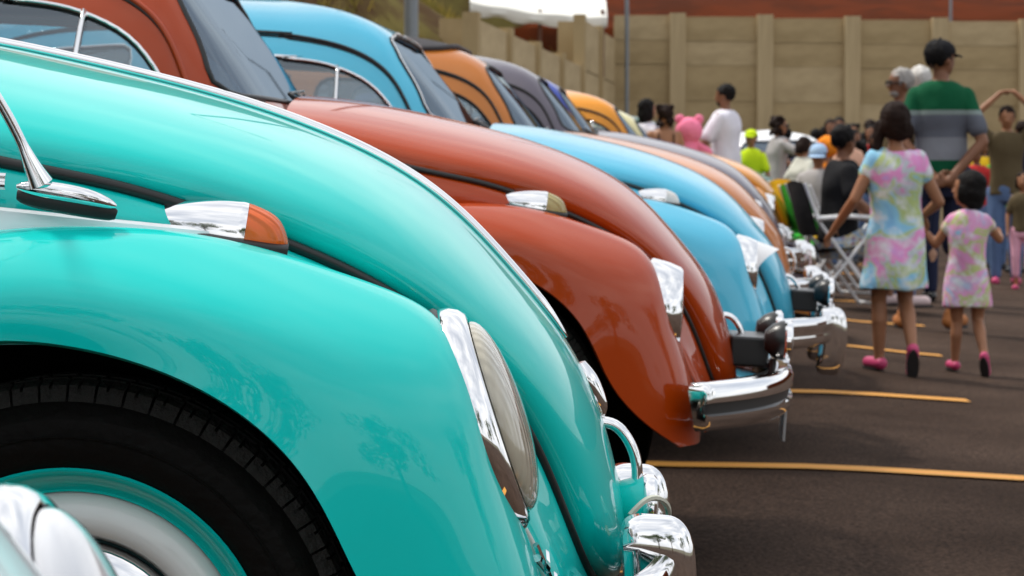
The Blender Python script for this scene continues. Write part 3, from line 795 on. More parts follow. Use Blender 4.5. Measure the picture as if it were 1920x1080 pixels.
# ------------------------------------------------------------------ the row of cars
def carloc(x, y): return (x, y, gz(x + .2, y) - .06 * -.2)
TEAL = paint('turquoise_enamel', (.0, .64, .585)); RUST = paint('rust_red_enamel', (.42, .046, .0005)); SKYB = paint('sky_blue_enamel', (.10, .58, .82))
ORANGE = paint('apricot_enamel', (.60, .19, .03)); GREY = paint('mauve_grey_enamel', (.14, .125, .16)); NAVY = paint('royal_blue_enamel', (.028, .06, .36))
YEL = paint('amber_yellow_enamel', (.72, .27, .01)); CREAM = paint('cream_enamel', (.62, .58, .33)); GREEN = paint('deep_green_enamel', (.02, .11, .08))

teal = beetle(carloc(-.478, 3.1), TEAL, 'turquoise rounded saloon with chrome hood strip filling the near left of the row', ('strip', 'crest', 'twotone', 'palepipe', 'chromewin'), lower=TEAL, lampkind='slanted', bumper='guard')
red = beetle(carloc(-.094, 5.6), RUST, 'rust red rounded saloon parked between the turquoise and sky blue cars', ('foglamps', 'chromewin'), bumper='euro', signal=SMOKE, plate=True, yaw=-2.5)
for o in [c for c in red.children] + [g for c in red.children for g in c.children]:      # this one has a more upright screen
    if o.type == 'MESH' and o.name.split('.')[0] in ('body', 'windscreen', 'seal', 'side_window', 'frame', 'vent_post', 'drip_rail', 'drip_groove', 'wiper'):
        m_ = o.material_slots[0].material; me = o.data.copy(); o.data = me; o.material_slots[0].link = 'OBJECT'; o.material_slots[0].material = m_
        n_ = len(me.vertices); co = np.empty(n_ * 3); me.vertices.foreach_get('co', co); co = co.reshape(-1, 3); co[:, 0] += np.clip((co[:, 2] - .80) / .1, 0, 1) * .032 + .10 * np.clip(co[:, 2] - .985, 0, 1); me.vertices.foreach_set('co', co.ravel()); me.update()
blue = beetle(carloc(.333, 8.0), SKYB, 'sky blue rounded saloon with white headlight visors and two fog lamps', ('foglamps', 'chromewin', 'visor', 'darkrail', 'chromescreen'), bumper='blade', signal=LENSW, yaw=-4)
orange = beetle(carloc(.613, 10.45), ORANGE, 'apricot orange rounded saloon with dark canvas roof behind the sky blue car', ('darkrail',), bumper='blade', yaw=-4)
grey = beetle(carloc(.863, 12.9), GREY, 'mauve grey rounded saloon parked beyond the apricot car', ('darkrail',), bumper='blade', yaw=-4)
navy = beetle(carloc(1.02, 15.35), NAVY, 'royal blue rounded saloon parked beyond the mauve grey car', ('darkrail',), bumper='blade', yaw=-4)
yel = beetle(carloc(1.48, 17.8), YEL, 'amber yellow rounded saloon parked beyond the royal blue car', ('darkrail',), bumper='blade', yaw=-4)
cream = beetle(carloc(1.76, 20.25), CREAM, 'cream rounded saloon at the far end of the row', ('darkrail',), bumper='blade', yaw=-4)

def canvas():
    G = np.array([[dome_pt(u, t, 1, .010) for t in np.linspace(.80, .999, 10)] for u in np.linspace(0, 1, 50)]); b = MB().grid(G).grid(side(G, -1)); 
    e = np.concatenate([G[:, 0], side(G[::-1, 0], -1)[1:-1]]); b.tube(e, .012, 6, closed=True); return b.mesh(weld=1e-4)
link('canvas_roof', canvas(), mat('grey_canvas', (.07, .065, .07), rough=.9, bump=(20, .5)), orange)
white = beetle(carloc(-.72, .93), WHITEP, 'white rounded saloon of which only one headlight corner shows at the lower left', (), lampkind='slanted', bumper='blade', lens=mat('milky_lens', (.80, .81, .84), rough=.15, coat=1))
beetle(carloc(-.98, -1.55), paint('maroon_enamel', (.16, .01, .012)), 'unseen maroon rounded saloon added beside the photographer to be mirrored in the turquoise paint', (), bumper='blade')  # out of view: continues the row, added for reflections in the fenders
beetle(carloc(-1.35, -4.05), CREAM, 'unseen cream rounded saloon added one bay beyond the maroon one for reflections', (), bumper='blade')  # likewise unseen, added to give the paint something to reflect
green = beetle(carloc(2.15, 22.7), GREEN, 'deep green rounded saloon beyond the cream car', ('darkrail',), bumper='blade')

# fittings only the turquoise car has --------------------------------------------------
def mirror():
    g = sk(np.array([(-.05, -.676, .834), (-.02, -.676, .832), (.02, -.672, .827), (.050, -.664, .819)]))
    p = spline(g, 20); b = MB()
    b.tube(p, [.002 + .0075 * math.sin(math.pi * min(max(i / 19, 0), 1)) ** .6 for i in range(20)], 18, flat=.8)
    arm = spline(sk([(-.025, -.676, .838), (-.037, -.684, .866), (-.062, -.70, .92), (-.112, -.73, .99), (-.17, -.75, 1.03)]), 26)
    b.tube(arm, [.013 - .0075 * min(i / 8, 1) for i in range(26)], 16)
    o = b.obj('mirror', CHROME, teal)
    e = arm[-1]
    MB().lathe([(0, -.05), (.03, -.045), (.055, -.02), (.062, 0), (.058, .004), (0, .004)], c=tuple(e), ax=(-1, .15, 0), n=32).obj('mirror_head', CHROME, o)
    MB().tube(p - np.array([0, -.004, .009]), [.005 + .008 * math.sin(math.pi * min(max(i / 19, 0), 1)) ** .6 for i in range(20)], 10, flat=.5).obj('gasket', RUBBER, o)
mirror()
pp = []
for x in np.linspace(-1.4, -.062, 30):
    pp.append((x - SK * (.835 - .33), -.676 + .01 * max(0, (x + .15) / .1) * .2, .838 - .004 * (x + .05)))
MB().tube(pp, .0085, 8, flat=.5).obj('belt_trim', CHROME, teal)
# pale lower panel below the belt trim
G = []
for q in np.linspace(0, 1, 14):
    e = spline(HJs, T=[3.95 * q])[0]; zt = .826 - .030 * q; z0 = e[2] - .02
    yy = spline(HJs, T=[3.95 * q])[0][1] + .012
    G.append([(e[0] + .004, -(yy - .004), zt + .001), (e[0] + .004, -(yy + .005), zt - .002), (e[0] + .004, -(yy + .013), (zt + z0) / 2), (e[0] + .004, -(yy + .012), z0)])
G = [[(-.9, -.676, .828), (-.9, -.68, .824), (-.9, -.69, .75), (-.9, -.69, .66)]] + G
MB().grid(np.array(G)).obj('two_tone_panel', WHITEP, teal)
lampo = lamp('fog_lamp', teal, (.628, -.0, .445), .040, TEAL, .055)
# chrome grille bars and pale beading beneath the lamp
gb = MB()
for s_ in (-1,):
    gr_ = MB().tube(spline([(.478, s_ * .47, .462), (.493, s_ * .455, .43), (.510, s_ * .44, .39), (.52, s_ * .43, .35)], 14), .004, 6).obj('horn_grille', CHROME, teal)
    for k in range(4):
        z = .452 - .026 * k; x = .480 + .011 * k
        MB().tube([(x, s_ * (.50 - .008 * k), z), (x + .012, s_ * (.468 - .008 * k), z - .018), (x + .010, s_ * (.43 - .008 * k), z - .006)], .0052, 6).obj('bar', CHROME, gr_)
MB().tube(spline([(.60, -.16, .455), (.625, -.14, .475), (.65, -.10, .462), (.655, -.06, .43)], 16), .004, 6).obj('wire', mat('pale_wire', (.6, .6, .5), rough=.4), teal)
MB().tube(spline([(.595, -.18, .41), (.60, -.19, .44), (.625, -.17, .445), (.64, -.14, .42), (.62, -.14, .40)], 20), .003, 6).obj('wire', BLACK, teal)
MB().tube([(.618, -.13, .418), (.645, -.12, .422), (.652, -.118, .428)], [.006, .008, .006], 8).obj('connector', mat('brass', (.55, .32, .08), rough=.25, metal=1), teal)

# ------------------------------------------------------------------ walls and bank behind
CONC = mat('weathered_concrete', (.43, .325, .18), rough=.9, spec=.1, var=(1.3, (.33, .245, .13), .42, .66), bump=(30, .3))
CONC2 = mat('pale_concrete', (.49, .38, .225), rough=.9, spec=.1, var=(1.6, (.38, .29, .165), .42, .66), bump=(30, .3))
wall = empty('concrete_wall', (0, 45, 0), label='tall tan precast concrete panel wall across the back of the lot', cat='wall')
xp = [1.95] + [3.02 + 1.665 * k for k in range(0, 6)]
zr = [4.27, 3.80, 3.34, 2.66, 2.02, 1.35, .2]
slab = MB().box((0, 0, 0), (.5, .05, .5)).mesh(smooth=False)
for k in range(len(xp) - 1):
    top = -.029 * k
    o = link('backing', slab, CONC, wall); o.location = ((xp[k] + xp[k + 1]) / 2, .09, (4.2 + top) / 2); o.scale = (xp[k + 1] - xp[k], .8, 4.1 + top)
    o = link('post', slab, CONC2, wall); o.location = (xp[k + 1] + .14, -.09, (4.30 + top) / 2 + .1); o.scale = (.30, 1.6, 4.30 + top - .2); 
    for r in range(len(zr) - 1):
        xa = xp[k] + (.29 if k else 0); w_ = xp[k + 1] - xa; h_ = zr[r] - zr[r + 1]
        o = link('panel', slab, (CONC, CONC2)[(k * 3 + r * 5) % 4 == 0], wall); o.location = (xa + w_ / 2, random.uniform(-.012, .012), zr[r] + top - h_ / 2); o.scale = (w_ - .01, 1, h_ - .007)
sw = empty('retaining_wall', (0, 0, 0), label='stepped concrete panel wall receding behind the row of cars', cat='wall')
def swx(y): return .147 * y - 4.665
yy_ = [28.3 + 2.75 * k for k in range(-9, 6)] + [44.7]
for k in range(len(yy_) - 1):
    y0, y1 = yy_[k], yy_[k + 1]; top = 3.80 if y0 > 39 else 3.0 if y0 > 27 else 1.65
    ang = math.atan(.147)
    zr2 = [1.65, 1.1, .55, -.1] if top < 2 else [top, top - .75, top - 1.5, .0] if top < 3.5 else [top, top - .85, top - 1.6, 0]
    for r in range(3):
        o = link('panel', slab, CONC2, sw); ym = (y0 + y1) / 2 + .12; o.location = (swx(ym), ym, (zr2[r] + zr2[r + 1]) / 2); o.rotation_euler = (0, 0, math.pi / 2 - ang); o.scale = ((y1 - y0) / math.cos(ang) - .27, 1, zr2[r] - zr2[r + 1] - .02)
    o = link('post', slab, CONC, sw); o.location = (swx(y0) + .02, y0, (top + .05) / 2); o.rotation_euler = (0, 0, math.pi / 2 - ang); o.scale = (.24, 1.9, top + .05)

def terrain(name, xs, ys, f, m):
    G = np.array([[(f(x, y)) for y in ys] for x in xs]); o = MB().grid(G).obj(name, m, auto=None); setp(o, kind='structure'); return o
SOIL = mat('dry_bank_soil', (.075, .045, .022), rough=.95, spec=.03, var=(1.1, (.13, .105, .035), .44, .60), bump=(6, 1.0))
def bank(u, y):
    d = u; lo = 1.55 + 1.1 * smooth(26.5, 29, y); h = lo + (.75 - .25 * smooth(30, 36, y) + .75 * smooth(44.5, 47, y)) * min(d, 9) + .35 * noise.noise(Vector((d * .7, y * .45, 3))) + .12 * noise.noise(Vector((d * 2.5, y * 2, 8)))
    if d < .4: h = lo - .08
    return (swx(y) - .1 - d, y, h)
terrain('bank', [0, .2, .4, .8] + list(np.linspace(1.2, 16, 34)), np.linspace(2, 60, 110), bank, SOIL)
RED_EARTH = mat('red_earth', (.085, .019, .006), rough=.95, spec=.02, var=(.8, (.05, .014, .006), .42, .62), bump=(4, 1.0))
terrain('hill', np.linspace(-40, 40, 90), [45.25, 45.3, 45.6, 46.5, 48, 50, 54, 60, 75], lambda x, y: (x, y, 0 if y < 45.28 else 4.02 - .0175 * (x - 2) + .30 * max(0, y - 45.6) ** .8 + .25 * noise.noise(Vector((x * .6, y * .4, 1)))), RED_EARTH)
# dry grass on the bank
gb = MB(); rng = random.Random(3)
for _ in range(16000):
    y = rng.uniform(22, 48); d = rng.uniform(.2, 7) ** 1.0
    if noise.noise(Vector((d * .5, y * .35, 5))) < -.12: continue
    p = bank(d, y); h = rng.uniform(.08, .28); a = rng.uniform(0, 6.28); t = rng.uniform(-.12, .12); w_ = .02
    gb.add([(p[0] - w_ * math.cos(a), p[1] - w_ * math.sin(a), p[2] - .02), (p[0] + w_ * math.cos(a), p[1] + w_ * math.sin(a), p[2] - .02), (p[0] + t, p[1] + t * .5, p[2] + h)], [(0, 1, 2)])
o = link('grass', gb.mesh(smooth=False, weld=None, fix=False), mat('dry_grass', (.30, .215, .03), rough=.9, var=(2.0, (.15, .13, .02), .42, .6))); setp(o, kind='stuff')
# a dead branch lying on the bank
bb = MB(); c0 = bank(2.2, 22.5)
bb.tube(spline([(c0[0] - 2.2, c0[1], c0[2] - .05), (c0[0] - 1.2, c0[1] + .2, c0[2] + .12), (c0[0] - .3, c0[1], c0[2] + .22), (c0[0] + .5, c0[1] + .3, c0[2] + .42)], 20), .03, 6)
bb.tube(spline([(c0[0] - .6, c0[1] + .1, c0[2] + .18), (c0[0] - .1, c0[1], c0[2] + .5), (c0[0] + .3, c0[1], c0[2] + .6)], 10), .018, 6)
setp(bb.obj('dead_branch', mat('dry_wood', (.35, .19, .07), rough=.8)), 'pale dead branch lying on the dry bank above the blue roof', 'branch')

POLE = mat('galvanised_pole', (.22, .24, .26), rough=.5, metal=.4)
def pole(x, y, r, z0, z1, label):
    e = empty('lamp_post', (x, y, z0), label=label, cat='lamp post', group='lamp posts behind the cars')
    MB().lathe([(0, -.3), (r, -.3), (r, 0), (r * .85, z1 - z0), (0, z1 - z0)], n=20).obj('pole', POLE, e)
    MB().tube(spline([(0, 0, z1 - z0 - .1), (0, 0, z1 - z0 + .3), (.5, 0, z1 - z0 + .5), (1.2, 0, z1 - z0 + .5)], 14), r * .6, 8).obj('arm', POLE, e)
    MB().sphere((1.5, 0, z1 - z0 + .48), (.35, .12, .06)).obj('lamp_head', POLE, e)
pole(-1.07, 25.0, .075, 2.6, 9, 'thick grey lamp post rising from the bank behind the blue roof')
pole(2.12, 43.5, .042, .4, 9, 'thin grey lamp post in front of the tan wall corner')
# white tarpaulin canopy above the side wall
TARP = mat('white_tarpaulin', (.74, .73, .68), rough=.6)
cn = empty('canopy', (0, 42, 0), label='white sagging tarpaulin canopy on posts above the stepped wall', cat='canopy')
G = []
for q in np.linspace(0, 1, 30):
    x = -.75 + 2.45 * q; sag = .16 * math.sin(q * math.pi) + .03 * math.sin(q * 17)
    zt = 4.28 - .28 * q - sag * .4
    G.append([(x, .0, zt - .20 - .03 * math.sin(q * 23)), (x, -.04, zt - .12), (x, -.02, zt), (x, .5, zt + .28 + .03 * math.sin(q * 9)), (x, 1.5, zt + .55), (x, 2.6, zt + .45)])
MB().grid(np.array(G)).obj('sheet', TARP, cn)
for x in (-.7, .5, 1.62): MB().lathe([(0, 0), (.035, 0), (.035, 1.2), (0, 1.2)], c=(x, .1, 2.95), n=10).obj('post', mat('rusty_post', (.12, .05, .03), rough=.8), cn)
# tan cladding standing on the bank under the canopy
for px_, Y_, wd, zt, lb in ((855, 30.0, .42, 3.10, 'short tan concrete slab on the bank beside the grey lamp post'), (1068, 41.0, .42, 3.86, 'tan concrete slab standing under the right end of the white canopy')):
    o = MB().box(((px_ - 960) / 4400 * Y_, Y_, zt - .6), (wd / 2, .06, .6)).obj('concrete_slab', CONC, smooth=False); setp(o, lb, 'slab', 'slabs on the bank')
# banner at the top of the red bank
bn = empty('banner', (9.5, 46.2, 4.12), label='white and green banner at the top of the red earth bank', cat='banner')
for q, (x, m_) in enumerate(((-.5, mat('banner_white', (.8, .8, .8))), (.28, mat('banner_green', (.05, .3, .06))))):
    MB().box((x, 0, .95), (.39, .01, .32)).obj('cloth', m_, bn, smooth=False)
for x in (-.9, .7): MB().lathe([(0, -.2), (.03, -.2), (.03, 1.35), (0, 1.35)], c=(x, 0, 0), n=8).obj('post', POLE, bn)

# ------------------------------------------------------------------ trees behind the photographer, seen as reflections in the paint
BARK = mat('bark', (.09, .06, .04), rough=.9, bump=(20, .8)); LEAF = mat('leaf_green', (.045, .085, .022), rough=.6, var=(1.5, (.09, .13, .03), .4, .6))
def tree(x, y, h, r, label, seed):
    rg = random.Random(seed); e = empty('tree', (x, y, gz(x, y)), label=label, cat='tree', group='trees across the lot')
    b = MB().tube(spline([(0, 0, -.1), (.1, 0, h * .3), (-.05, .1, h * .6), (0, 0, h * .85)], 14), np.linspace(.20, .06, 14), 8)
    for k in range(7):
        a = k * 2.4; z = h * (.35 + .07 * k); b.tube([(0, 0, z), (math.cos(a) * r * .4, math.sin(a) * r * .4, z + h * .12), (math.cos(a) * r * .75, math.sin(a) * r * .75, z + h * .18)], [.07, .045, .02], 6)
    b.obj('trunk', BARK, e); c = MB()
    blobs = [(rg.gauss(0, r * .45), rg.gauss(0, r * .45), h * rg.uniform(.45, 1.0), r * rg.uniform(.25, .48)) for _ in range(18)]
    for bx_, by_, bz_, br_ in blobs:
        for _ in range(130):
            v = Vector((rg.gauss(0, 1), rg.gauss(0, 1), rg.gauss(0, 1))).normalized() * br_ * rg.uniform(.6, 1.05); p = Vector((bx_, by_, bz_)) + v
            u = Vector((rg.gauss(0, 1), rg.gauss(0, 1), rg.gauss(0, 1))).normalized(); w2 = u.cross(v).normalized(); s_ = .17
            c.add([p - u * s_, p + w2 * s_ * .5, p + u * s_, p - w2 * s_ * .5], [(0, 1, 2, 3)])
    link('crown', c.mesh(smooth=False, weld=None, fix=False), LEAF, e)
TL = ['broad leafy tree at the far left of the trees across the lot', 'medium round tree second from the left across the lot', 'tall wide tree straight behind the photographer', 'smallest narrow tree across the lot', 'tallest and widest tree across the lot', 'leafy tree near the right edge of the lot', 'leafy tree beyond the right side of the aisle', 'leafy tree off the left end of the lot']
for k, (x, y, h, r) in enumerate(((-16, -9, 7.5, 3), (-9, -13, 6.5, 2.6), (-3, -16, 8, 3.2), (4, -13, 6, 2.4), (10, -15, 8.5, 3.4), (17, -9, 7, 2.8), (20, 3, 7.5, 3), (-22, -2, 8, 3))):
    tree(x, y, h, r, TL[k], k)

# ------------------------------------------------------------------ people
def skinm(n, c): return mat(n, c, rough=.5, spec=.35, var=(7, tuple(v * .86 for v in c), .4, .65))
SK_TAN = skinm('skin_tan', (.34, .155, .08)); SK_BROWN = skinm('skin_brown', (.22, .095, .05)); SK_LIGHT = skinm('skin_light', (.45, .24, .15))
HAIRD = mat('dark_brown_hair', (.016, .008, .006), rough=.7, spec=.12, bump=(45, .5)); HAIRB = mat('black_hair', (.008, .007, .007), rough=.7, spec=.12, bump=(50, .5)); HAIRG = mat('grey_hair', (.33, .31, .29), rough=.6, bump=(50, 1.0))
def fabric(n, c, var=None): return mat('fabric_' + n, c, rough=.85, spec=.15, bump=(14, .35), var=var)
WHITEF = fabric('white', (.72, .70, .78)); BLACKF = fabric('black', (.012, .012, .014)); NAVYF = fabric('navy', (.018, .022, .05)); GREYF = fabric('grey', (.40, .38, .38)); BROWNF = fabric('olive_brown', (.10, .075, .04))
DENIM = fabric('denim', (.10, .16, .30)); ORANGEF = fabric('orange', (.85, .25, .02)); LIME = fabric('lime', (.62, .80, .02)); REDF = fabric('red', (.45, .03, .03)); PEACH = fabric('peach', (.72, .42, .30)); BLUEF = fabric('light_blue', (.35, .50, .70)); PINKF = fabric('pink_plush', (.85, .22, .36)); YELF = fabric('yellow', (.80, .50, .02)); GREENF = fabric('green', (.03, .34, .03))

def multi(name, stops, scale, base='noise', rough=.85):
    m = bpy.data.materials.new(name); m.use_nodes = True; n = m.node_tree; b = n.nodes['Principled BSDF']; b.inputs['Roughness'].default_value = rough; b.inputs['Specular IOR Level'].default_value = .15
    t = n.nodes.new('ShaderNodeTexCoord'); r = n.nodes.new('ShaderNodeValToRGB'); r.color_ramp.interpolation = 'EASE' if base == 'noise' else 'CONSTANT'
    while len(r.color_ramp.elements) < len(stops): r.color_ramp.elements.new(.5)
    for e, (p, c) in zip(r.color_ramp.elements, stops): e.position = p; e.color = (*c, 1)
    if base == 'noise':
        q = n.nodes.new('ShaderNodeTexNoise'); q.inputs['Scale'].default_value = scale; q.inputs['Detail'].default_value = 3; q.inputs['Roughness'].default_value = .55; q.inputs['Distortion'].default_value = 1.2
        n.links.new(t.outputs['Object'], q.inputs['Vector']); n.links.new(q.outputs['Fac'], r.inputs['Fac'])
        q2 = n.nodes.new('ShaderNodeTexNoise'); q2.inputs['Scale'].default_value = scale * 4.5; q2.inputs['Detail'].default_value = 5
        mx_ = n.nodes.new('ShaderNodeMix'); mx_.data_type = 'RGBA'; mr = n.nodes.new('ShaderNodeMapRange'); mr.inputs[1].default_value = .48; mr.inputs[2].default_value = .72; mr.inputs[4].default_value = .85
        n.links.new(t.outputs['Object'], q2.inputs['Vector']); n.links.new(q2.outputs['Fac'], mr.inputs['Value']); n.links.new(mr.outputs[0], mx_.inputs['Factor']); n.links.new(r.outputs[0], mx_.inputs['A']); mx_.inputs['B'].default_value = (.78, .80, .84, 1)
        n.links.new(mx_.outputs['Result'], b.inputs['Base Color'])
    else:
        sp = n.nodes.new('ShaderNodeSeparateXYZ'); mr = n.nodes.new('ShaderNodeMapRange'); mr.inputs[1].default_value = base[0]; mr.inputs[2].default_value = base[1]
        n.links.new(t.outputs['Object'], sp.inputs[0]); n.links.new(sp.outputs['Z'], mr.inputs['Value']); n.links.new(mr.outputs[0], r.inputs['Fac']); n.links.new(r.outputs[0], b.inputs['Base Color'])
    q3 = n.nodes.new('ShaderNodeTexNoise'); q3.inputs['Scale'].default_value = 12; u = n.nodes.new('ShaderNodeBump'); u.inputs['Strength'].default_value = .35; u.inputs['Distance'].default_value = .02
    n.links.new(t.outputs['Object'], q3.inputs['Vector']); n.links.new(q3.outputs['Fac'], u.inputs['Height']); n.links.new(u.outputs[0], b.inputs['Normal'])
    return m
TIEDYE = multi('tie_dye', [(.30, (.20, .44, .74)), (.44, (.28, .58, .78)), (.495, (.46, .56, .22)), (.52, (.50, .56, .60)), (.56, (.76, .30, .58)), (.68, (.60, .36, .72))], 3.6)
TIEDYE2 = multi('tie_dye_pink', [(.30, (.30, .66, .74)), (.42, (.72, .30, .54)), (.495, (.48, .56, .22)), (.53, (.76, .36, .60)), (.66, (.30, .56, .76))], 4.8)
FLORAL = multi('floral_print', [(.38, (.16, .28, .50)), (.47, (.40, .52, .62)), (.52, (.65, .45, .05)), (.58, (.25, .38, .60)), (.66, (.35, .06, .04))], 14)
POLO = multi('striped_polo', [(0, (.004, .08, .035)), (.16, (.21, .22, .25)), (.40, (.12, .13, .16)), (.64, (.22, .27, .26)), (.69, (.004, .085, .035))], 1, base=(.95, 1.52))

def solid(parts, voxel, smooth_it=4, disp=0, dscale=8, seed=0):
    """union of closed shapes as ONE continuous skin"""
    b = MB()
    for p in parts: b.add(*p)
    me = b.mesh(weld=None); o = bpy.data.objects.new('tmp', me); COL.objects.link(o)
    r = o.modifiers.new('r', 'REMESH'); r.mode = 'VOXEL'; r.voxel_size = voxel; r.adaptivity = 0
    q = o.modifiers.new('s', 'SMOOTH'); q.factor = .5; q.iterations = smooth_it
    dg = bpy.context.evaluated_depsgraph_get(); out = bpy.data.meshes.new_from_object(o.evaluated_get(dg)); bpy.data.objects.remove(o)
    if disp:
        n_ = len(out.vertices); co = np.empty(n_ * 3); out.vertices.foreach_get('co', co); co = co.reshape(-1, 3); no = np.empty(n_ * 3); out.vertex_normals.foreach_get('vector', no); no = no.reshape(-1, 3)
        d = np.array([noise.noise(Vector((c[0] * dscale + seed, c[1] * dscale, c[2] * dscale * .55))) for c in co]) * disp
        co += no * d[:, None]; out.vertices.foreach_set('co', co.ravel())
    out.polygons.foreach_set('use_smooth', [True] * len(out.polygons)); out.update(); return out
def cap(a, b_, ra, rb, n=12):
    """tapered capsule"""
    a, b_ = np.array(a, float), np.array(b_, float); d = b_ - a; L_ = max(np.linalg.norm(d), 1e-6); d = d / L_
    P, R_ = [], []
    for t in (-1, -.92, -.7, -.38, 0): P.append(a + d * ra * t); R_.append(ra * math.sqrt(max(1 - t * t, .0016)))
    for t in (.33, .66): P.append(a + d * L_ * t); R_.append(ra + (rb - ra) * t)
    for t in (0, .38, .7, .92, 1): P.append(b_ + d * rb * t); R_.append(rb * math.sqrt(max(1 - t * t, .0016)))
    m = MB().tube(P, R_, n); return m.V, m.F
def ell(c, r, n=16, m=10): q = MB().sphere(c, r, n, m); return q.V, q.F
def loft(rings, n=28):
    """closed loft of ellipses (z, cx, cy, rx, ry)"""
    R_ = spline(np.array(rings, float), 4 * len(rings)); G = np.array([[(r[1] + r[3] * math.cos(t), r[2] + r[4] * math.sin(t), r[0]) for t in np.linspace(0, 2 * math.pi, n, endpoint=False)] for r in R_])
    b = MB().grid(G, close_v=True); b.F.append(tuple(range(n))); b.F.append(tuple((len(R_) - 1) * n + k for k in reversed(range(n)))); return b.V, b.F
def hand(w_, d, palm, s, curl=.5, sc=1.0):
    """palm + four fingers + thumb; w_ wrist, d pointing direction, palm = palm normal"""
    w_, d, palm = Vector(w_), Vector(d).normalized(), Vector(palm); palm = (palm - d * palm.dot(d)).normalized(); lat = d.cross(palm) * s
    out = []; k = sc
    c = w_ + d * .045 * k
    for q in (-1, 0, 1): out.append(cap(w_ + d * .012 * k + lat * q * .012 * k, w_ + d * .085 * k + lat * q * .024 * k, .016 * k, .0145 * k, 8))
    for i, (off, ln) in enumerate(((-.033, .062), (-.011, .074), (.011, .078), (.033, .070))):
        p = w_ + d * .088 * k + lat * off * k; dd = d.copy()
        for seg, r_ in ((.45, .0088), (.32, .0082), (.23, .0074)):
            dd = (dd + palm * curl * .75).normalized(); e = p + dd * ln * seg * k; out.append(cap(p, e, r_ * k, r_ * .93 * k, 7)); p = e
    p = w_ + d * .025 * k + lat * .022 * k; e = p + (d * .55 + lat * .75 + palm * .35).normalized() * .040 * k; out.append(cap(p, e, .0125 * k, .0105 * k, 7))
    out.append(cap(e, e + (d * .8 + lat * .25 + palm * .5).normalized() * .03 * k, .0100 * k, .0085 * k, 7))
    return out

